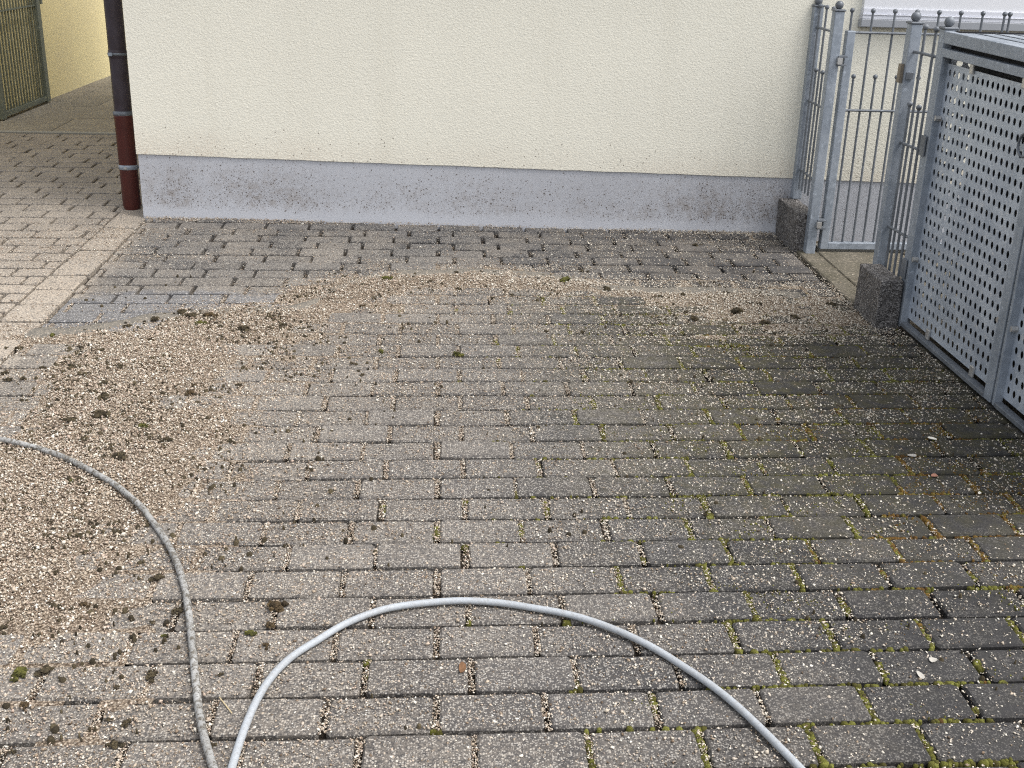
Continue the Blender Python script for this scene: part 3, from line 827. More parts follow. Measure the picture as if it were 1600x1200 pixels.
# end panel facing the camera, with round holes
v, f = perforated(1.765, 2.385, 0.05, 0.955, 15, 22, 0.0118, 0.0118, 0)
em = MB(Q); em.add([(b, 2.052 + a, h) for a, b, h in v], f)
em.box(1.7495, 1.765, 2.052, 2.0536, 0.03, 0.97); em.box(2.385, 2.4, 2.052, 2.0536, 0.03, 0.97); em.box(1.765, 2.385, 2.052, 2.0536, 0.03, 0.05); em.box(1.765, 2.385, 2.052, 2.0536, 0.955, 0.97)
hl('end_panel', em, M_SHEET, box)
hl('end_panel', MB(Q).box(1.735, 2.4, 0.635, 0.637, 0.03, 0.97), M_SHEET, box)
hl('back_panel', MB(Q).box(2.401, 2.403, 0.64, 2.05, 0.03, 0.97), M_SHEET, box)
for (x, y) in ((2.385, 2.075), (2.385, 0.61), (1.72, 0.61)): hl('corner_post', MB(Q).box(x - 0.02, x + 0.02, y - 0.02, y + 0.02, 0.0, 0.998), M_ZINC, box)
lid = hl('lid', MB(Q).box(1.703, 1.73, 0.60, 2.026, 1.001, 1.040), M_ZINC, box, bevel=0.003)
link('lid_plate', MB(Q).box(1.742, 2.40, 0.60, 2.012, 1.018, 1.036), M_ZINC, lid, bevel=0.003)
link('seal_and_gap_shade', MB(Q).box(1.7305, 1.7415, 0.60, 2.026, 1.012, 1.034), M_RUBBER, lid)
link('seal_and_gap_shade', MB(Q).box(1.742, 2.40, 2.0125, 2.026, 1.016, 1.041), M_RUBBER, lid)
link('seal_and_gap_shade', MB(Q).box(1.738, 1.744, 0.66, 2.03, 0.968, 1.011), M_RUBBER, lid)  # dark strip added to black out the see-through gap below the lid
for k in range(9): link('rib', MB(Q).box(1.80 + k * 0.065, 1.806 + k * 0.065, 0.62, 2.0, 1.0362, 1.0382), M_ZINC_DARK, lid)

# unseen dark wheeled bins added inside to blacken the door holes
M_ADDED_BIN = NT('added_bin_plastic').done((0.018, 0.019, 0.021), 0.5)
for y0, y1, lab in ((1.36, 1.93, 'added unseen wheeled bin that darkens the holes of the left perforated door'), (0.70, 1.28, 'added unseen wheeled bin that darkens the holes of the right perforated door')):
    bn = empty('added_dark_bin', loc=Q(2.06, (y0 + y1) / 2, 0)); tag(bn, lab, 'bin', 'unseen bins added inside the enclosure')
    bpy.context.view_layer.update()
    t_ = MB(); a = 0.05
    lo = [(1.80 + a, y0 + a), (2.34 - a, y0 + a), (2.34 - a, y1 - a), (1.80 + a, y1 - a)]; hi = [(1.77, y0), (2.36, y0), (2.36, y1), (1.77, y1)]
    t_.add([Q(p, q, 0.06) for p, q in lo] + [Q(p, q, 0.90) for p, q in hi], [(3, 2, 1, 0), (0, 1, 5, 4), (1, 2, 6, 5), (2, 3, 7, 6), (3, 0, 4, 7), (4, 5, 6, 7)])
    hl('body', t_, M_ADDED_BIN, bn, bevel=0.02)
    hl('lid', MB(Q).box(1.765, 2.37, y0 - 0.008, y1 + 0.008, 0.905, 0.955), M_ADDED_BIN, bn, bevel=0.015)
    for yw in (y0 + 0.05, y1 - 0.05): hl('wheel', MB().rod(Q(2.32, yw - 0.02, 0.1), Q(2.32, yw + 0.02, 0.1), 0.1, 16), M_RUBBER, bn)

# ------------------------------------------------------------------ hoses
def spline(pts, n=6):
    out = []
    P_ = [Vector((*p, 0)) for p in pts]
    for i in range(len(P_) - 1):
        p0, p1, p2, p3 = P_[max(i - 1, 0)], P_[i], P_[i + 1], P_[min(i + 2, len(P_) - 1)]
        for k in range(n):
            t = k / n
            out.append(0.5 * ((2 * p1) + (p2 - p0) * t + (2 * p0 - 5 * p1 + 4 * p2 - p3) * t * t + (3 * p1 - p0 - 3 * p2 + p3) * t ** 3))
    out.append(P_[-1]); return out
DENS = """
5555555555555555554433333333322222222222222
5555555555555555554333333333322222222222222
5555555555555555544333333333322222222222222
5555555555555555544333333333332222222222222
5555555555555555544333333333332222222222222
5555555555555555544333333333332222222222222
5555555555555555544333333333333222222222222
5555555555555555544333333333333322222222222
6666666666666666544333333333333332222222222
6666666666666666544433333333333333222222333
7777777777777776554433333333333333333333333
8888888888888876554443333333333333333333333
8888888888888876554443333333333333333333333
8888888888888877554443333333333333333333333
8888888888888877544433333333333333333333333
8888888888888887654433333333333333333333333
8888888888888887654433333333333333333333333
8888888888888887654433333333333333333333333
8888888888888887654433333333333333333333333
8888888888888887654433333333333333333333333
6666666666678887654433333333333333443333333
5555555555678887654433333333334444444333333
4444444444588877654433333333344444444433333
3333333333688877654444433333344444444443333
3333333334688876554444443333444444444444433
3333333335788877655444443334444444444444433
4444444445788887655444444444444444444444432
4444444446788887665544444444444444444444432
4444444456788887665544444444444444444444443
4444444456788887766544443344455555555555443
3333334445667887766544443344455555555555443
3333333333446778776554444444455566666555443
2222222222224778776555444444455666666665543
2222222221123456666665544455556666666655433
2222222211011235667766555555666677776654332
2222222110000123567776655566677777777664322
2222222110000012467787777777766666666554322
2222222111000111356778888877766666655544332
2222222221111111223566777765544333333333332
3222222222221111122345556654432222222233322
3333333333222111112233333333333333222333322
3333333333322111111111111122223333333333332
3333333333221111111111111112223333333333332
3333333343211111111111111112223333344443332
3333333443211111111111111112223333444544332
3333333343222221111111111112223333445554432
2222223333333332222111111112223334445665432
2222222233444443332222222222233344455665432
2222222234555554433222222222333444455676432
2222222222222222222222222222333444555676431
2222222222222222222222222222222222222222531
"""
CLODS = [(-1.31, 1.924, 0.0218, 1), (-1.42, 1.811, 0.0169, 0), (-1.378, 1.808, 0.0211, 0), (-1.172, 1.789, 0.0169, 0), (-1.143, 1.934, 0.0175, 0), (-1.084, 2.017, 0.0224, 0), (-1.008, 2.082, 0.032, 0), (-0.93, 2.145, 0.0372, 0), (-0.887, 2.106, 0.0368, 0), (-0.816, 2.11, 0.0415, 2), (-0.831, 2.019, 0.0316, 1), (-0.76, 1.995, 0.0224, 0), (-0.673, 1.977, 0.0403, 0), (-0.605, 2.102, 0.0278, 0), (-0.547, 2.028, 0.0227, 0), (-0.545, 1.814, 0.0172, 0), (-0.971, 1.873, 0.0217, 2), (-1.108, 1.788, 0.019, 0), (-1.154, 1.642, 0.0284, 0), (-1.0, 1.635, 0.0244, 0), (-1.247, 1.649, 0.0182, 0), (-1.097, 1.584, 0.024, 0), (-1.165, 1.526, 0.0157, 0), (-1.111, 1.529, 0.0177, 0), (-1.017, 1.509, 0.0274, 0), (-1.038, 1.454, 0.0173, 0), (-0.988, 1.411, 0.0343, 0), (-0.963, 1.288, 0.044, 0), (-1.035, 1.249, 0.0326, 0), (-0.847, 1.382, 0.0227, 2), (-0.832, 1.329, 0.0149, 0), (-0.822, 1.215, 0.0252, 1), (-0.74, 1.143, 0.0247, 0), (-0.746, 1.447, 0.0271, 2), (-0.749, 1.505, 0.0177, 2), (-0.88, 1.098, 0.0208, 0), (-0.835, 1.039, 0.034, 0), (-0.962, 1.138, 0.0245, 0), (-1.317, 1.55, 0.0236, 0), (-1.275, 1.562, 0.0198, 0), (-1.347, 1.607, 0.02, 0), (-0.923, 0.909, 0.0162, 1), (-0.888, 0.892, 0.0161, 0), (-1.019, 0.854, 0.019, 2), (-0.952, 0.809, 0.0156, 0), (-0.991, 0.784, 0.0124, 0), (-0.613, 1.515, 0.0158, 0), (-0.561, 1.684, 0.0145, 0), (-0.21, 2.545, 0.0361, 1), (-0.03, 2.518, 0.0232, 0), (0.075, 2.647, 0.0212, 0), (-0.298, 2.475, 0.0203, 0), (0.513, 2.535, 0.0469, 1), (0.673, 2.441, 0.0359, 0), (0.082, 2.444, 0.0178, 0), (0.288, 2.371, 0.0175, 0), (-0.191, 1.79, 0.0215, 1), (0.066, 1.757, 0.03, 1), (0.211, 2.332, 0.0174, 0), (-0.279, 1.684, 0.0146, 0), (-0.238, 1.589, 0.0163, 0), (0.515, 1.971, 0.0183, 0), (-0.282, 2.236, 0.0192, 2), (0.385, 1.977, 0.016, 0), (0.968, 2.387, 0.0204, 0), (0.87, 2.363, 0.0202, 0), (1.132, 2.187, 0.0439, 0), (0.945, 2.105, 0.0381, 0), (1.21, 2.074, 0.0285, 0), (1.342, 2.13, 0.029, 0), (1.535, 2.275, 0.0301, 0), (1.181, 3.075, 0.0294, 0), (0.937, 2.181, 0.0194, 0), (1.152, 2.408, 0.0179, 0), (1.248, 2.278, 0.02, 0), (-0.823, 0.654, 0.0207, 0), (-0.742, 0.666, 0.0209, 0), (-0.756, 0.71, 0.0182, 0), (-0.901, 0.598, 0.0144, 0), (-0.829, 0.508, 0.014, 0), (-0.607, 0.482, 0.025, 0), (-0.731, 0.393, 0.0187, 2), (-0.536, 0.365, 0.0212, 0), (-0.579, 0.329, 0.013, 0), (-0.87, 0.323, 0.0155, 0), (-0.542, 0.287, 0.0115, 1), (-0.338, 0.378, 0.0349, 2), (-0.338, 0.314, 0.0183, 2), (-0.376, 0.289, 0.0207, 1), (-0.336, 0.249, 0.0152, 2), (-0.684, 0.26, 0.0101, 0), (-0.783, 0.176, 0.029, 1), (-0.741, 0.181, 0.0267, 0), (-0.538, 0.165, 0.0243, 0), (-0.595, 0.135, 0.0119, 0), (-0.747, 0.092, 0.0163, 2), (-0.41, 0.168, 0.0098, 0), (-0.556, -0.013, 0.0222, 0), (-0.724, -0.023, 0.011, 0), (-0.39, -0.021, 0.0156, 0), (-0.552, 0.041, 0.016, 0), (-0.585, 0.051, 0.0103, 0)]
HOSE_DARK = [(-1.352, 1.18), (-1.26, 1.16), (-1.18, 1.129), (-1.137, 1.113), (-1.093, 1.092), (-1.034, 1.06), (-0.972, 1.02), (-0.917, 0.976), (-0.853, 0.923), (-0.798, 0.87), (-0.76, 0.825), (-0.699, 0.752), (-0.65, 0.674), (-0.601, 0.592), (-0.556, 0.49), (-0.525, 0.405), (-0.497, 0.309), (-0.469, 0.209), (-0.444, 0.117), (-0.419, 0.033), (-0.397, -0.025), (-0.374, -0.08), (-0.343, -0.151), (-0.304, -0.229)]
HOSE_PALE = [(-0.346, -0.331), (-0.346, -0.19), (-0.343, -0.081), (-0.34, -0.011), (-0.333, 0.057), (-0.32, 0.12), (-0.299, 0.174), (-0.269, 0.221), (-0.232, 0.257), (-0.201, 0.293), (-0.154, 0.327), (-0.109, 0.352), (-0.061, 0.366), (0.007, 0.376), (0.058, 0.377), (0.108, 0.371), (0.159, 0.362), (0.199, 0.349), (0.258, 0.332), (0.321, 0.3), (0.381, 0.258), (0.437, 0.208), (0.477, 0.158), (0.534, 0.083), (0.578, -0.006), (0.602, -0.061), (0.622, -0.107), (0.654, -0.195), (0.675, -0.28)]

for nm, pts, m, lab in (('hose', HOSE_DARK, M_HOSE_D, 'dirty mottled grey hose curving down through the tan gravel'), ('hose', HOSE_PALE, M_HOSE_P, 'clean pale grey hose arching over the paving in front')):
    path = spline(pts)
    for _ in range(14): path = [path[0]] + [(path[i - 1] + path[i] * 2 + path[i + 1]) / 4 for i in range(1, len(path) - 1)] + [path[-1]]
    path = [Vector((p.x, p.y, 0.0098 + 0.0006 * s(i * 0.23) + (0.005 if nm and m is M_HOSE_D and p.y > 0.75 else 0.0))) for i, p in enumerate(path)]
    o = link(nm, MB().tube(path, 0.0074, 12), m, None, True); o.matrix_world = S4
    tag(o, lab, 'hose', 'hoses on the driveway')

# ------------------------------------------------------------------ gravel
D = np.array([[float(ch) for ch in l] for l in DENS.strip().split('\n')])
def dens(x, y):
    fx = np.clip((x + 2.2) / 0.1, 0, D.shape[1] - 1.001); fy = np.clip((y + 0.4) / 0.08, 0, D.shape[0] - 1.001)
    i, j = fy.astype(int), fx.astype(int); u, v = fy - i, fx - j
    return D[i, j] * (1 - u) * (1 - v) + D[i + 1, j] * u * (1 - v) + D[i, j + 1] * (1 - u) * v + D[i + 1, j + 1] * u * v
def vnoise(x, y, sc, seed):
    r = np.random.default_rng(seed).random((64, 64))
    X, Y = x * sc + 100, y * sc + 100
    i, j = np.floor(X).astype(int), np.floor(Y).astype(int); u, v = X - i, Y - j
    u, v = u * u * (3 - 2 * u), v * v * (3 - 2 * v)
    g_ = lambda a, b: r[a % 64, b % 64]
    return g_(i, j) * (1 - u) * (1 - v) + g_(i + 1, j) * u * (1 - v) + g_(i, j + 1) * (1 - u) * v + g_(i + 1, j + 1) * u * v
def dn(x, y):                        # density with ragged edges
    return dens(x + 0.04 * (vnoise(x, y, 9, 1) - 0.5) * 2, y + 0.025 * (vnoise(x, y, 9, 2) - 0.5) * 2) + 1.3 * (vnoise(x, y, 14, 3) - 0.5) + 0.9 * (vnoise(x, y, 4, 4) - 0.5)
def mound(x, y):
    d = dn(x, y)
    return np.clip((d - 6.0) * 0.0030, -0.02, 0.012) * (0.7 + 0.6 * vnoise(x, y, 22, 6))
# mound sheet
gx, gy_ = np.arange(-2.2, 1.62, 0.016), np.arange(-0.4, 3.40, 0.016)
GX, GY = np.meshgrid(gx, gy_)
GZ = mound(GX, GY)
V = np.stack([GX.ravel(), GY.ravel(), GZ.ravel() - 0.0005], 1)
ny_, nx_ = GX.shape
I = np.arange(ny_ * nx_).reshape(ny_, nx_)
F = np.stack([I[:-1, :-1].ravel(), I[:-1, 1:].ravel(), I[1:, 1:].ravel(), I[1:, :-1].ravel()], 1)
keep = (GZ.ravel()[F] > -0.003).any(1)
F = F[keep]; used = np.unique(F); remap = np.full(len(V), -1); remap[used] = np.arange(len(used))
me = np_mesh('gravel_bed', V[used], remap[F]); me.materials.append(M_MOUND)
me.polygons.foreach_set('use_smooth', [True] * len(me.polygons))
o = bpy.data.objects.new('gravel_bed', me); col.objects.link(o); o.matrix_world = S4; tag(o, 'low drifts of tan grit heaped on the driveway', 'gravel', kind='stuff')

COVER = np.array([0.0, 0.02, 0.06, 0.12, 0.20, 0.31, 0.47, 0.70, 0.95, 1.15])
def in_joint(x, y, edges=False):
    n = np.floor(y / PT); off = np.where(n % 2 == 0, 0.0, LB / 3)
    if edges: return np.abs((y / PT + 0.5) % 1 - 0.5) * PT < GV * 0.68
    fx = np.abs(((x - off) / LB + 0.5) % 1 - 0.5) * LB; fy = np.abs((y / PT + 0.5) % 1 - 0.5) * PT
    return (fx < GU * 0.5)
def chips(x, y, size, z, rg):
    """angular flattened chips: 6 corners, 8 triangles each"""
    n = len(x)
    base = np.array([[1, 0, 0], [0, 1, 0], [-1, 0, 0], [0, -1, 0], [0, 0, 1], [0, 0, -1]], float)
    ax = np.stack([size * rg.uniform(0.42, 0.62, n), size * rg.uniform(0.28, 0.5, n), size * rg.uniform(0.18, 0.36, n)], 1)
    Vv = base[None] * ax[:, None, :] + rg.normal(0, 0.13, (n, 6, 3)) * size[:, None, None]
    for axis, sd in ((0, 0.35), (1, 0.35)):
        t = rg.normal(0, sd, n); ct, st_ = np.cos(t)[:, None], np.sin(t)[:, None]
        a, b = ((1, 2), (0, 2))[axis]
        p, q = Vv[:, :, a].copy(), Vv[:, :, b].copy()
        Vv[:, :, a] = ct * p - st_ * q; Vv[:, :, b] = st_ * p + ct * q
    t = rg.uniform(0, 2 * np.pi, n); ct, st_ = np.cos(t)[:, None], np.sin(t)[:, None]
    p, q = Vv[:, :, 0].copy(), Vv[:, :, 1].copy()
    Vv[:, :, 0] = ct * p - st_ * q + x[:, None]; Vv[:, :, 1] = st_ * p + ct * q + y[:, None]
    Vv[:, :, 2] += (z + ax[:, 2] * 0.75)[:, None]
    tri = np.array([[0, 1, 4], [1, 2, 4], [2, 3, 4], [3, 0, 4], [1, 0, 5], [2, 1, 5], [3, 2, 5], [0, 3, 5]])
    Ff = (np.arange(n) * 6)[:, None, None] + tri[None]
    return Vv.reshape(-1, 3), Ff.reshape(-1, 3)
NC = 1500000
x = rng.uniform(-2.2, 2.0, NC); y = rng.uniform(-0.35, 3.42, NC)
Pw = np.stack([x, y, 0 * x], 1) @ np.array(S3).T - np.array(CAMP)
zc = Pw @ np.array(fwd); uu = (Pw @ np.array(right)) / zc; vv = (Pw @ np.array(upv)) / zc
ok = (np.abs(uu) < 0.52) & (vv > -0.42)
x, y = x[ok], y[ok]
d = np.clip(dn(x, y), 0, 9)
cov = np.interp(d, np.arange(10), COVER)
area = 4.2 * 3.77
size = np.clip(rng.lognormal(np.log(0.0041), 0.38, len(x)), 0.002, 0.0105) * np.interp(d, [0, 4, 7, 9], [0.85, 0.92, 1.1, 1.15])
mean_a = 0.55 * np.exp(2 * 0.38 ** 2) * (0.0041 * np.interp(d, [0, 4, 7, 9], [0.85, 0.92, 1.1, 1.15])) ** 2
pacc = cov * area / (NC * mean_a)
acc = rng.random(len(x)) < pacc
jn = in_joint(x, y)
inj = jn & (rng.random(len(x)) < np.interp(x, [-1.4, 0.3, 1.0], [1.0, 0.95, 0.4]) * np.interp(d, [0.6, 2.4], [0.03, 1.0]) * np.where(y > 2.55, 0.15, 1.0)) & (x > XL)
acc = acc | inj
acc &= ~(in_joint(x, y, True) & (rng.random(len(x)) < np.interp(d, [4, 7.5], [0.98, 0.1])))
acc &= ~((y > 3.29) & (x > -1.36)) & ~((x > 1.705) & (y < 2.06)) & ~((x > 1.614) & (x < 1.70) & (((y > 2.03) & (y < 2.26)) | (y > 2.98))) & ~((x > 1.66) & (y > 2.98))
x, y, size, jn, d = x[acc], y[acc], size[acc], jn[acc], d[acc]
z = np.maximum(0.0, mound(x, y)) + np.where((d > 6.5), rng.uniform(-0.001, 0.004, len(x)), 0)
z = np.where(jn & (d < 6), -rng.uniform(0.0, 0.008, len(x)), z)
# sweepings caught along the foot of the plinth
nw = 9000
t_ = rng.uniform(0, 1, nw); keep_ = rng.random(nw) < np.interp(t_, [0, 0.05, 0.2, 0.32, 0.5, 0.7, 0.85, 1.0], [0.5, 0.9, 0.8, 0.35, 0.25, 0.45, 0.8, 1.0]) * (0.4 + 0.9 * vnoise(t_ * 3, 0 * t_, 6, 41))
t_ = t_[keep_]; off_ = np.abs(rng.normal(0, 0.022, len(t_)))
x = np.concatenate([x, -1.406 + 3.02 * t_]); y = np.concatenate([y, 3.472 - 0.174 * t_ - 0.003 - off_])
size = np.concatenate([size, np.clip(rng.lognormal(np.log(0.0042), 0.35, len(t_)), 0.002, 0.009)]); z = np.concatenate([z, np.maximum(0, 0.012 - off_ * 0.5) * rng.uniform(0, 1, len(t_))])
# pale grit swept into the upright joints
for n in range(-5, 24):
    off = 0.0 if n % 2 == 0 else LB / 3
    for k in range(-8, 6):
        xj = off + k * LB
        if not (XL < xj < 0.75) or (n + 0.5) * PT > 2.3: continue
        fl = np.interp(xj, [-0.2, 0.75], [1.0, 0.25]) * (0.55 + 0.45 * rng.random())
        m_ = int(75 * fl)
        x = np.concatenate([x, xj + rng.uniform(-0.0065, 0.0065, m_)]); y = np.concatenate([y, (n + rng.uniform(0.02, 0.98, m_)) * PT])
        size = np.concatenate([size, rng.uniform(0.003, 0.0058, m_)]); z = np.concatenate([z, rng.uniform(-0.0055, -0.0015, m_)])
V, F = chips(x, y, size, z, rng)
me = np_mesh('gravel', V, F); me.materials.append(M_CHIP)
o = bpy.data.objects.new('gravel', me); col.objects.link(o); o.matrix_world = S4; tag(o, 'tan and cream stone chips strewn over the paving', 'gravel', kind='stuff')
print('chips', len(x))

# grey silt film along the front of the drifts
front = [(-1.40, 1.98), (-1.27, 2.0), (-1.12, 2.075), (-0.98, 2.155), (-0.80, 2.19), (-0.62, 2.215), (-0.50, 2.27), (-0.42, 2.42), (-0.33, 2.56), (-0.15, 2.66), (0.1, 2.69), (0.35, 2.665), (0.55, 2.60), (0.66, 2.50), (0.9, 2.47), (1.2, 2.46), (1.45, 2.42)]
fp = spline(front, 8); vs, fs = [], []
for i, p in enumerate(fp):
    a = 0.026 + 0.016 * s(i * 0.55) * s(i * 0.17 + 1) + r_.uniform(-0.006, 0.006)
    for k, (off, zz) in enumerate(((a, -0.006), (a * 0.7, 0.0028), (0.0, 0.0042), (-0.04, 0.0030), (-0.07, -0.004))):
        vs.append((p.x, p.y + off - 0.01, zz))
for i in range(len(fp) - 1):
    for k in range(4): fs.append((i * 5 + k, i * 5 + k + 1, i * 5 + 6 + k, i * 5 + 5 + k))
mb = MB(); mb.add(vs, [q[::-1] for q in fs]); o = link('silt', mb, M_SILT, None, True); o.matrix_world = S4; tag(o, 'thin grey film of washed silt at the edge of the grit', 'silt', kind='stuff')

# ------------------------------------------------------------------ moss in the joints
def tufts(x, y, r, h, z, rg):
    n = len(x); k = 6
    th = np.arange(k) * 2 * np.pi / k
    Vv = np.zeros((n, 2 * k + 1, 3)); jit = lambda sh: rg.uniform(0.7, 1.3, sh)
    rr = r[:, None] * jit((n, k)); Vv[:, :k, 0] = rr * np.cos(th); Vv[:, :k, 1] = rr * np.sin(th); Vv[:, :k, 2] = -0.006
    rr = r[:, None] * 0.72 * jit((n, k)); Vv[:, k:2 * k, 0] = rr * np.cos(th + 0.4); Vv[:, k:2 * k, 1] = rr * np.sin(th + 0.4); Vv[:, k:2 * k, 2] = h[:, None] * 0.65 * jit((n, k))
    Vv[:, 2 * k, 2] = h * rg.uniform(0.8, 1.2, n)
    Vv[:, :, 0] += x[:, None]; Vv[:, :, 1] += y[:, None]; Vv[:, :, 2] += z[:, None]
    tri = []
    for i in range(k):
        j = (i + 1) % k; tri += [[i, j, k + i], [j, k + j, k + i], [k + i, k + j, 2 * k]]
    Ff = (np.arange(n) * (2 * k + 1))[:, None, None] + np.array(tri)[None]
    return Vv.reshape(-1, 3), Ff.reshape(-1, 3)
mx, my, mk = [], [], []
for n in range(-3, 24):
    off = 0.0 if n % 2 == 0 else LB / 3
    for k in range(-6, 10):
        xj = off + k * LB
        if not (-0.2 < xj < 1.6): continue
        pm = np.interp(xj, [-0.2, 0.3, 0.8, 1.3], [0.08, 0.5, 0.95, 1.0])
        if rng.random() < pm:
            a, b = sorted(rng.uniform(0, 1, 2)); 
            if rng.random() < 0.6 * pm: a, b = 0.0, 1.0
            m_ = int(36 * (b - a) * pm) + 4
            mx.append(xj + rng.normal(0, 0.0032, m_)); my.append((n + rng.uniform(a, b, m_)) * PT)
    xs_ = rng.uniform(0.1, 1.6, 300); pn = np.interp(xs_, [0.1, 0.8, 1.4], [0.03, 0.38, 0.85])
    nn = vnoise(xs_, 0 * xs_ + n * 0.37, 7, 20 + n % 5)
    xs_ = xs_[(rng.random(300) < pn * 1.3) & (nn > 0.46)]
    mx.append(xs_); my.append(n * PT + rng.normal(0, 0.0022, len(xs_)))
mx, my = np.concatenate(mx), np.concatenate(my)
jl = len(mx)
fx_, fy_ = rng.uniform(0.3, 1.7, 60000), rng.uniform(0.0, 2.25, 60000)
pf = np.interp(fx_, [0.3, 0.6, 1.2], [0.1, 0.6, 1.0]) * np.interp(fy_, [0.0, 0.5, 1.0, 1.8, 2.25], [0.15, 0.4, 1.0, 1.0, 0.4]) * (vnoise(fx_, fy_, 11, 51) > 0.55) * (vnoise(fx_, fy_, 30, 52) > 0.45)
sf = rng.random(60000) < pf * 0.45
mx = np.concatenate([mx, fx_[sf]]); my = np.concatenate([my, fy_[sf]]); film = np.arange(len(mx)) >= jl
orange = (rng.random(len(mx)) < np.clip((mx - 0.75) * 2.2, 0, 1) * np.interp(my, [0.2, 0.55, 1.3, 1.7], [0.1, 0.9, 0.8, 0.2])) & (vnoise(mx, my, 5, 31) > 0.42)
for sel, nm, m, lab in ((~orange, 'moss', M_MOSS, 'yellow green moss growing in the joints of the paving'), (orange, 'moss', M_MOSS_O, 'rusty orange brown moss in the joints near the bin enclosure')):
    k = int(sel.sum())
    V, F = tufts(mx[sel], my[sel], np.where(film[sel], rng.uniform(0.0015, 0.0032, k), rng.uniform(0.004, 0.0085, k)), np.where(film[sel], 0.0010, rng.uniform(0.003, 0.007, k)), np.where(film[sel], 0.0, -0.0055), rng)
    me = np_mesh(nm, V, F); me.materials.append(m)
    o = bpy.data.objects.new(nm, me); col.objects.link(o); o.matrix_world = S4; tag(o, lab, 'moss', kind='stuff')

# ------------------------------------------------------------------ clods of roof moss, single leaves
def clod_mesh(seed, m):
    rr = np.random.default_rng(seed); V, F, o_ = [], [], 0
    nb_ = 16
    for k in range(nb_):
        a = rr.uniform(0, 6.28); R_ = rr.uniform(0.05, 0.46) if k else 0
        cx, cy = R_ * 1.25 * c(a), R_ * 0.8 * s(a); rad = rr.uniform(0.08, 0.19)
        vv_, ff_ = MB().ball((0, 0, 0), 1.0, 7, 5).v, MB().ball((0, 0, 0), 1.0, 7, 5).f
        for (p, q, w) in vv_:
            j = rr.uniform(0.55, 1.5)
            V.append((cx + p * rad * j, cy + q * rad * j, max(-0.03, 0.10 + 0.12 * (1 - R_ / 0.46) + w * rad * j * 0.8)))
        F += [tuple(i + o_ for i in t) for t in ff_]; o_ += len(vv_)
    me = bpy.data.meshes.new('moss_clod'); me.from_pydata(V, [], F); me.materials.append(m); me.update(); return me
cm = [[clod_mesh(100 + 10 * k + i, M_CLOD[k]) for i in range(4)] for k in range(3)]
TONE = ('dark moss clod', 'green moss clod', 'rusty moss clod')
def zone_of(x, y):
    if y > 2.85: return 'on pavers behind the rear ridge'
    if x > -0.45 and y > 2.15:
        return 'left on the rear ridge' if x < 0.3 else ('mid rear ridge' if x < 1.0 else 'right on the rear ridge')
    if x > -0.3 and y > 1.4: return 'on pavers before the rear ridge'
    if y > 2.0: return 'on the left drift front edge'
    if y > 1.74: return 'behind the left drift front edge'
    if y > 1.56: return 'in the upper left drift'
    if y > 1.40: return 'in the left drift centre'
    if y > 1.12: return 'just above the dark hose'
    if y > 0.75: return 'at the dark hose bend'
    if x > -0.44: return 'between the two hoses'
    if y > 0.56: return 'below the dark hose bend'
    if y > 0.22: return 'low left of the dark hose'
    return 'in the bottom left corner'
ORD = ('leftmost', 'second from left', 'third from left', 'fourth from left', 'fifth from left', 'sixth from left', 'seventh from left', 'eighth from left', 'ninth from left', 'tenth from left')
NUM = ('', 'one', 'two', 'three', 'four', 'five', 'six', 'seven', 'eight', 'nine', 'ten', 'eleven')
def sx(x, y):
    d = S3 @ Vector((x, y, 0)) - CAMP; return d.dot(right) / d.dot(fwd)
sets = {}
for i, (x, y, sz, k) in enumerate(CLODS): sets.setdefault((zone_of(x, y), k), []).append((sx(x, y), i))
LAB = {}
for (zn, k), l in sets.items():
    l.sort()
    for q, (_, i) in enumerate(l):
        if len(l) == 1: LAB[i] = 'only ' + TONE[k] + ' ' + zn
        else:
            o_ = 'rightmost' if q == len(l) - 1 else ORD[min(q, 9)]
            LAB[i] = f'{o_} of {NUM[min(len(l), 11)]} {TONE[k]}s {zn}'
for i, (x, y, sz, k) in enumerate(CLODS):
    o = bpy.data.objects.new('moss_clod', cm[k][i % 4]); col.objects.link(o)
    zz = float(max(0, mound(np.array([x]), np.array([y]))[0]))
    o.matrix_world = S4 @ Matrix.Translation((x, y, zz)) @ Matrix.Rotation(r_.uniform(0, 6.28), 4, 'Z') @ Matrix.Scale(sz * 1.22, 4)
    tag(o, LAB[i], 'moss clod', 'moss clods fallen on the driveway')
# crumbs of the same moss in the drift
n = 2000
x = rng.uniform(-1.4, 1.5, n * 8); y = rng.uniform(0.0, 2.7, n * 8); dd = dn(x, y)
sel = rng.random(n * 8) < np.interp(dd, [3, 5, 7], [0.03, 0.14, 0.5]) * np.interp(x, [-0.6, 0.0], [1.0, 0.5]) * (vnoise(x, y, 9, 61) > 0.5) * 1.6
x, y = x[sel], y[sel]; k = len(x)
V, F = tufts(x, y, np.clip(rng.lognormal(np.log(0.0038), 0.5, k), 0.002, 0.008), rng.uniform(0.003, 0.009, k), np.maximum(0, mound(x, y)) + 0.0015, rng)
me = np_mesh('moss_crumbs', V, F); me.materials.append(M_CLOD[0]); o = bpy.data.objects.new('moss_crumbs', me); col.objects.link(o); o.matrix_world = S4; tag(o, 'dark crumbs of moss scattered through the grit', 'crumbs', kind='stuff')

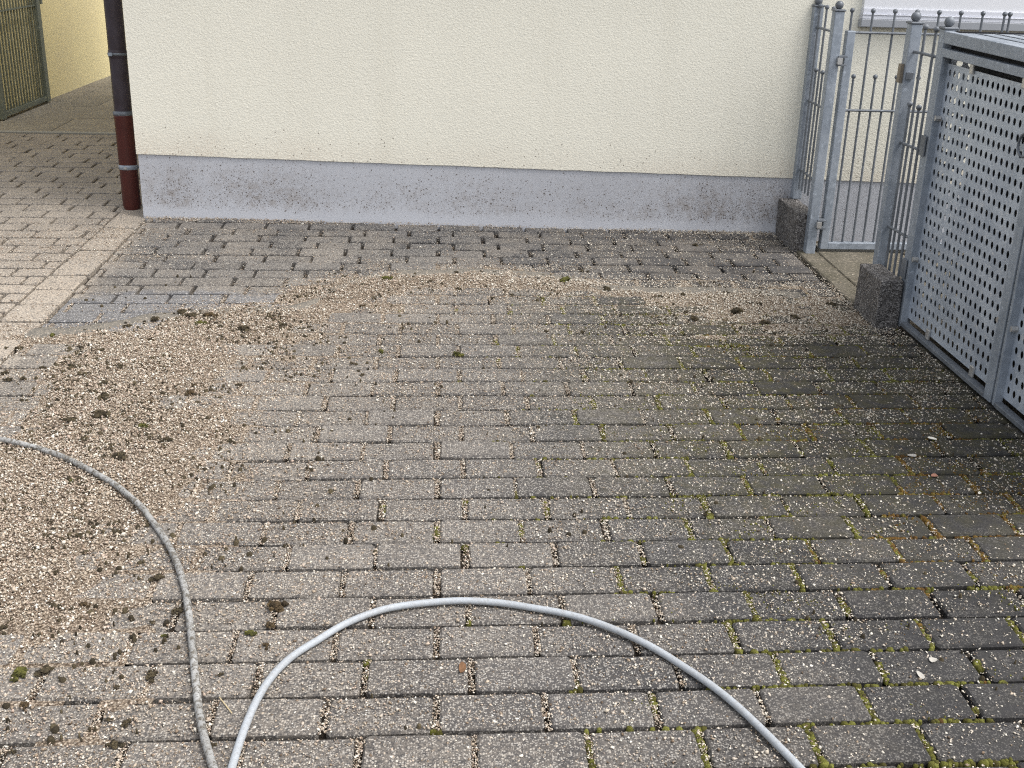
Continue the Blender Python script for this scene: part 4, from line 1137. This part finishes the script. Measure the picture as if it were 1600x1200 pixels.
def flake(nm, x, y, a, b, rot, m, lab, cat, curl=0.3, grp=None):
    vs, fs = [], []
    for lay in (0, 1):
        vs.append((0, 0, 0.0015 + 0.001 * lay))
        for k in range(10):
            t = 2 * math.pi * k / 10; q = 1 + 0.15 * s(3 * t + x * 9)
            vs.append((a * c(t) * q, b * s(t) * q, 0.003 + 0.001 * lay + curl * b * s(t) ** 2))
    fs = [(11, 12 + k, 12 + (k + 1) % 10) for k in range(10)] + [(0, 1 + (k + 1) % 10, 1 + k) for k in range(10)] + [(1 + k, 1 + (k + 1) % 10, 12 + (k + 1) % 10, 12 + k) for k in range(10)]
    mb = MB(); mb.add(vs, fs); o = link(nm, mb, m); o.matrix_world = S4 @ Matrix.Translation((x, y, 0)) @ Matrix.Rotation(rot, 4, 'Z'); tag(o, lab, cat, grp)
flake('petal', 1.423, 1.128, 0.013, 0.007, -0.6, M_PETAL, 'larger white petal on dark pavers below the bin enclosure', 'petal')
flake('petal', 1.411, 0.818, 0.007, 0.004, 0.9, M_PETAL, 'smaller white petal on mossy pavers at the right edge', 'petal')
flake('dry_leaf', 0.05, 0.167, 0.007, 0.016, -0.1, M_LEAF, 'small brown dry leaf on a paver inside the hose arch', 'leaf')
flake('dry_leaf', 1.332, 0.911, 0.010, 0.008, 0.4, M_LEAF_P, 'small pinkish dry leaf on the right pavers near the petals', 'leaf')
flake('lichen_flake', 0.99, 0.165, 0.009, 0.007, 0.4, M_LICHEN, 'round pale flake on a dark paver at lower right', 'flake', 0.05)
flake('lichen_flake', 0.945, 0.12, 0.006, 0.012, 0.1, M_LICHEN, 'long white flake on a paver joint at lower right', 'flake', 0.05)
flake('lichen_flake', 1.321, 1.027, 0.013, 0.008, 0.0, M_LICHEN, 'flat grey flake between the petals at the right', 'flake', 0.03)
mb = MB().rod((-0.399, 0.1, 0.004), (-0.368, 0.055, 0.006), 0.0011, 6); o = link('straw', mb, M_STRAW); o.matrix_world = S4; tag(o, 'single yellow straw stalk lying between the two hoses', 'straw')
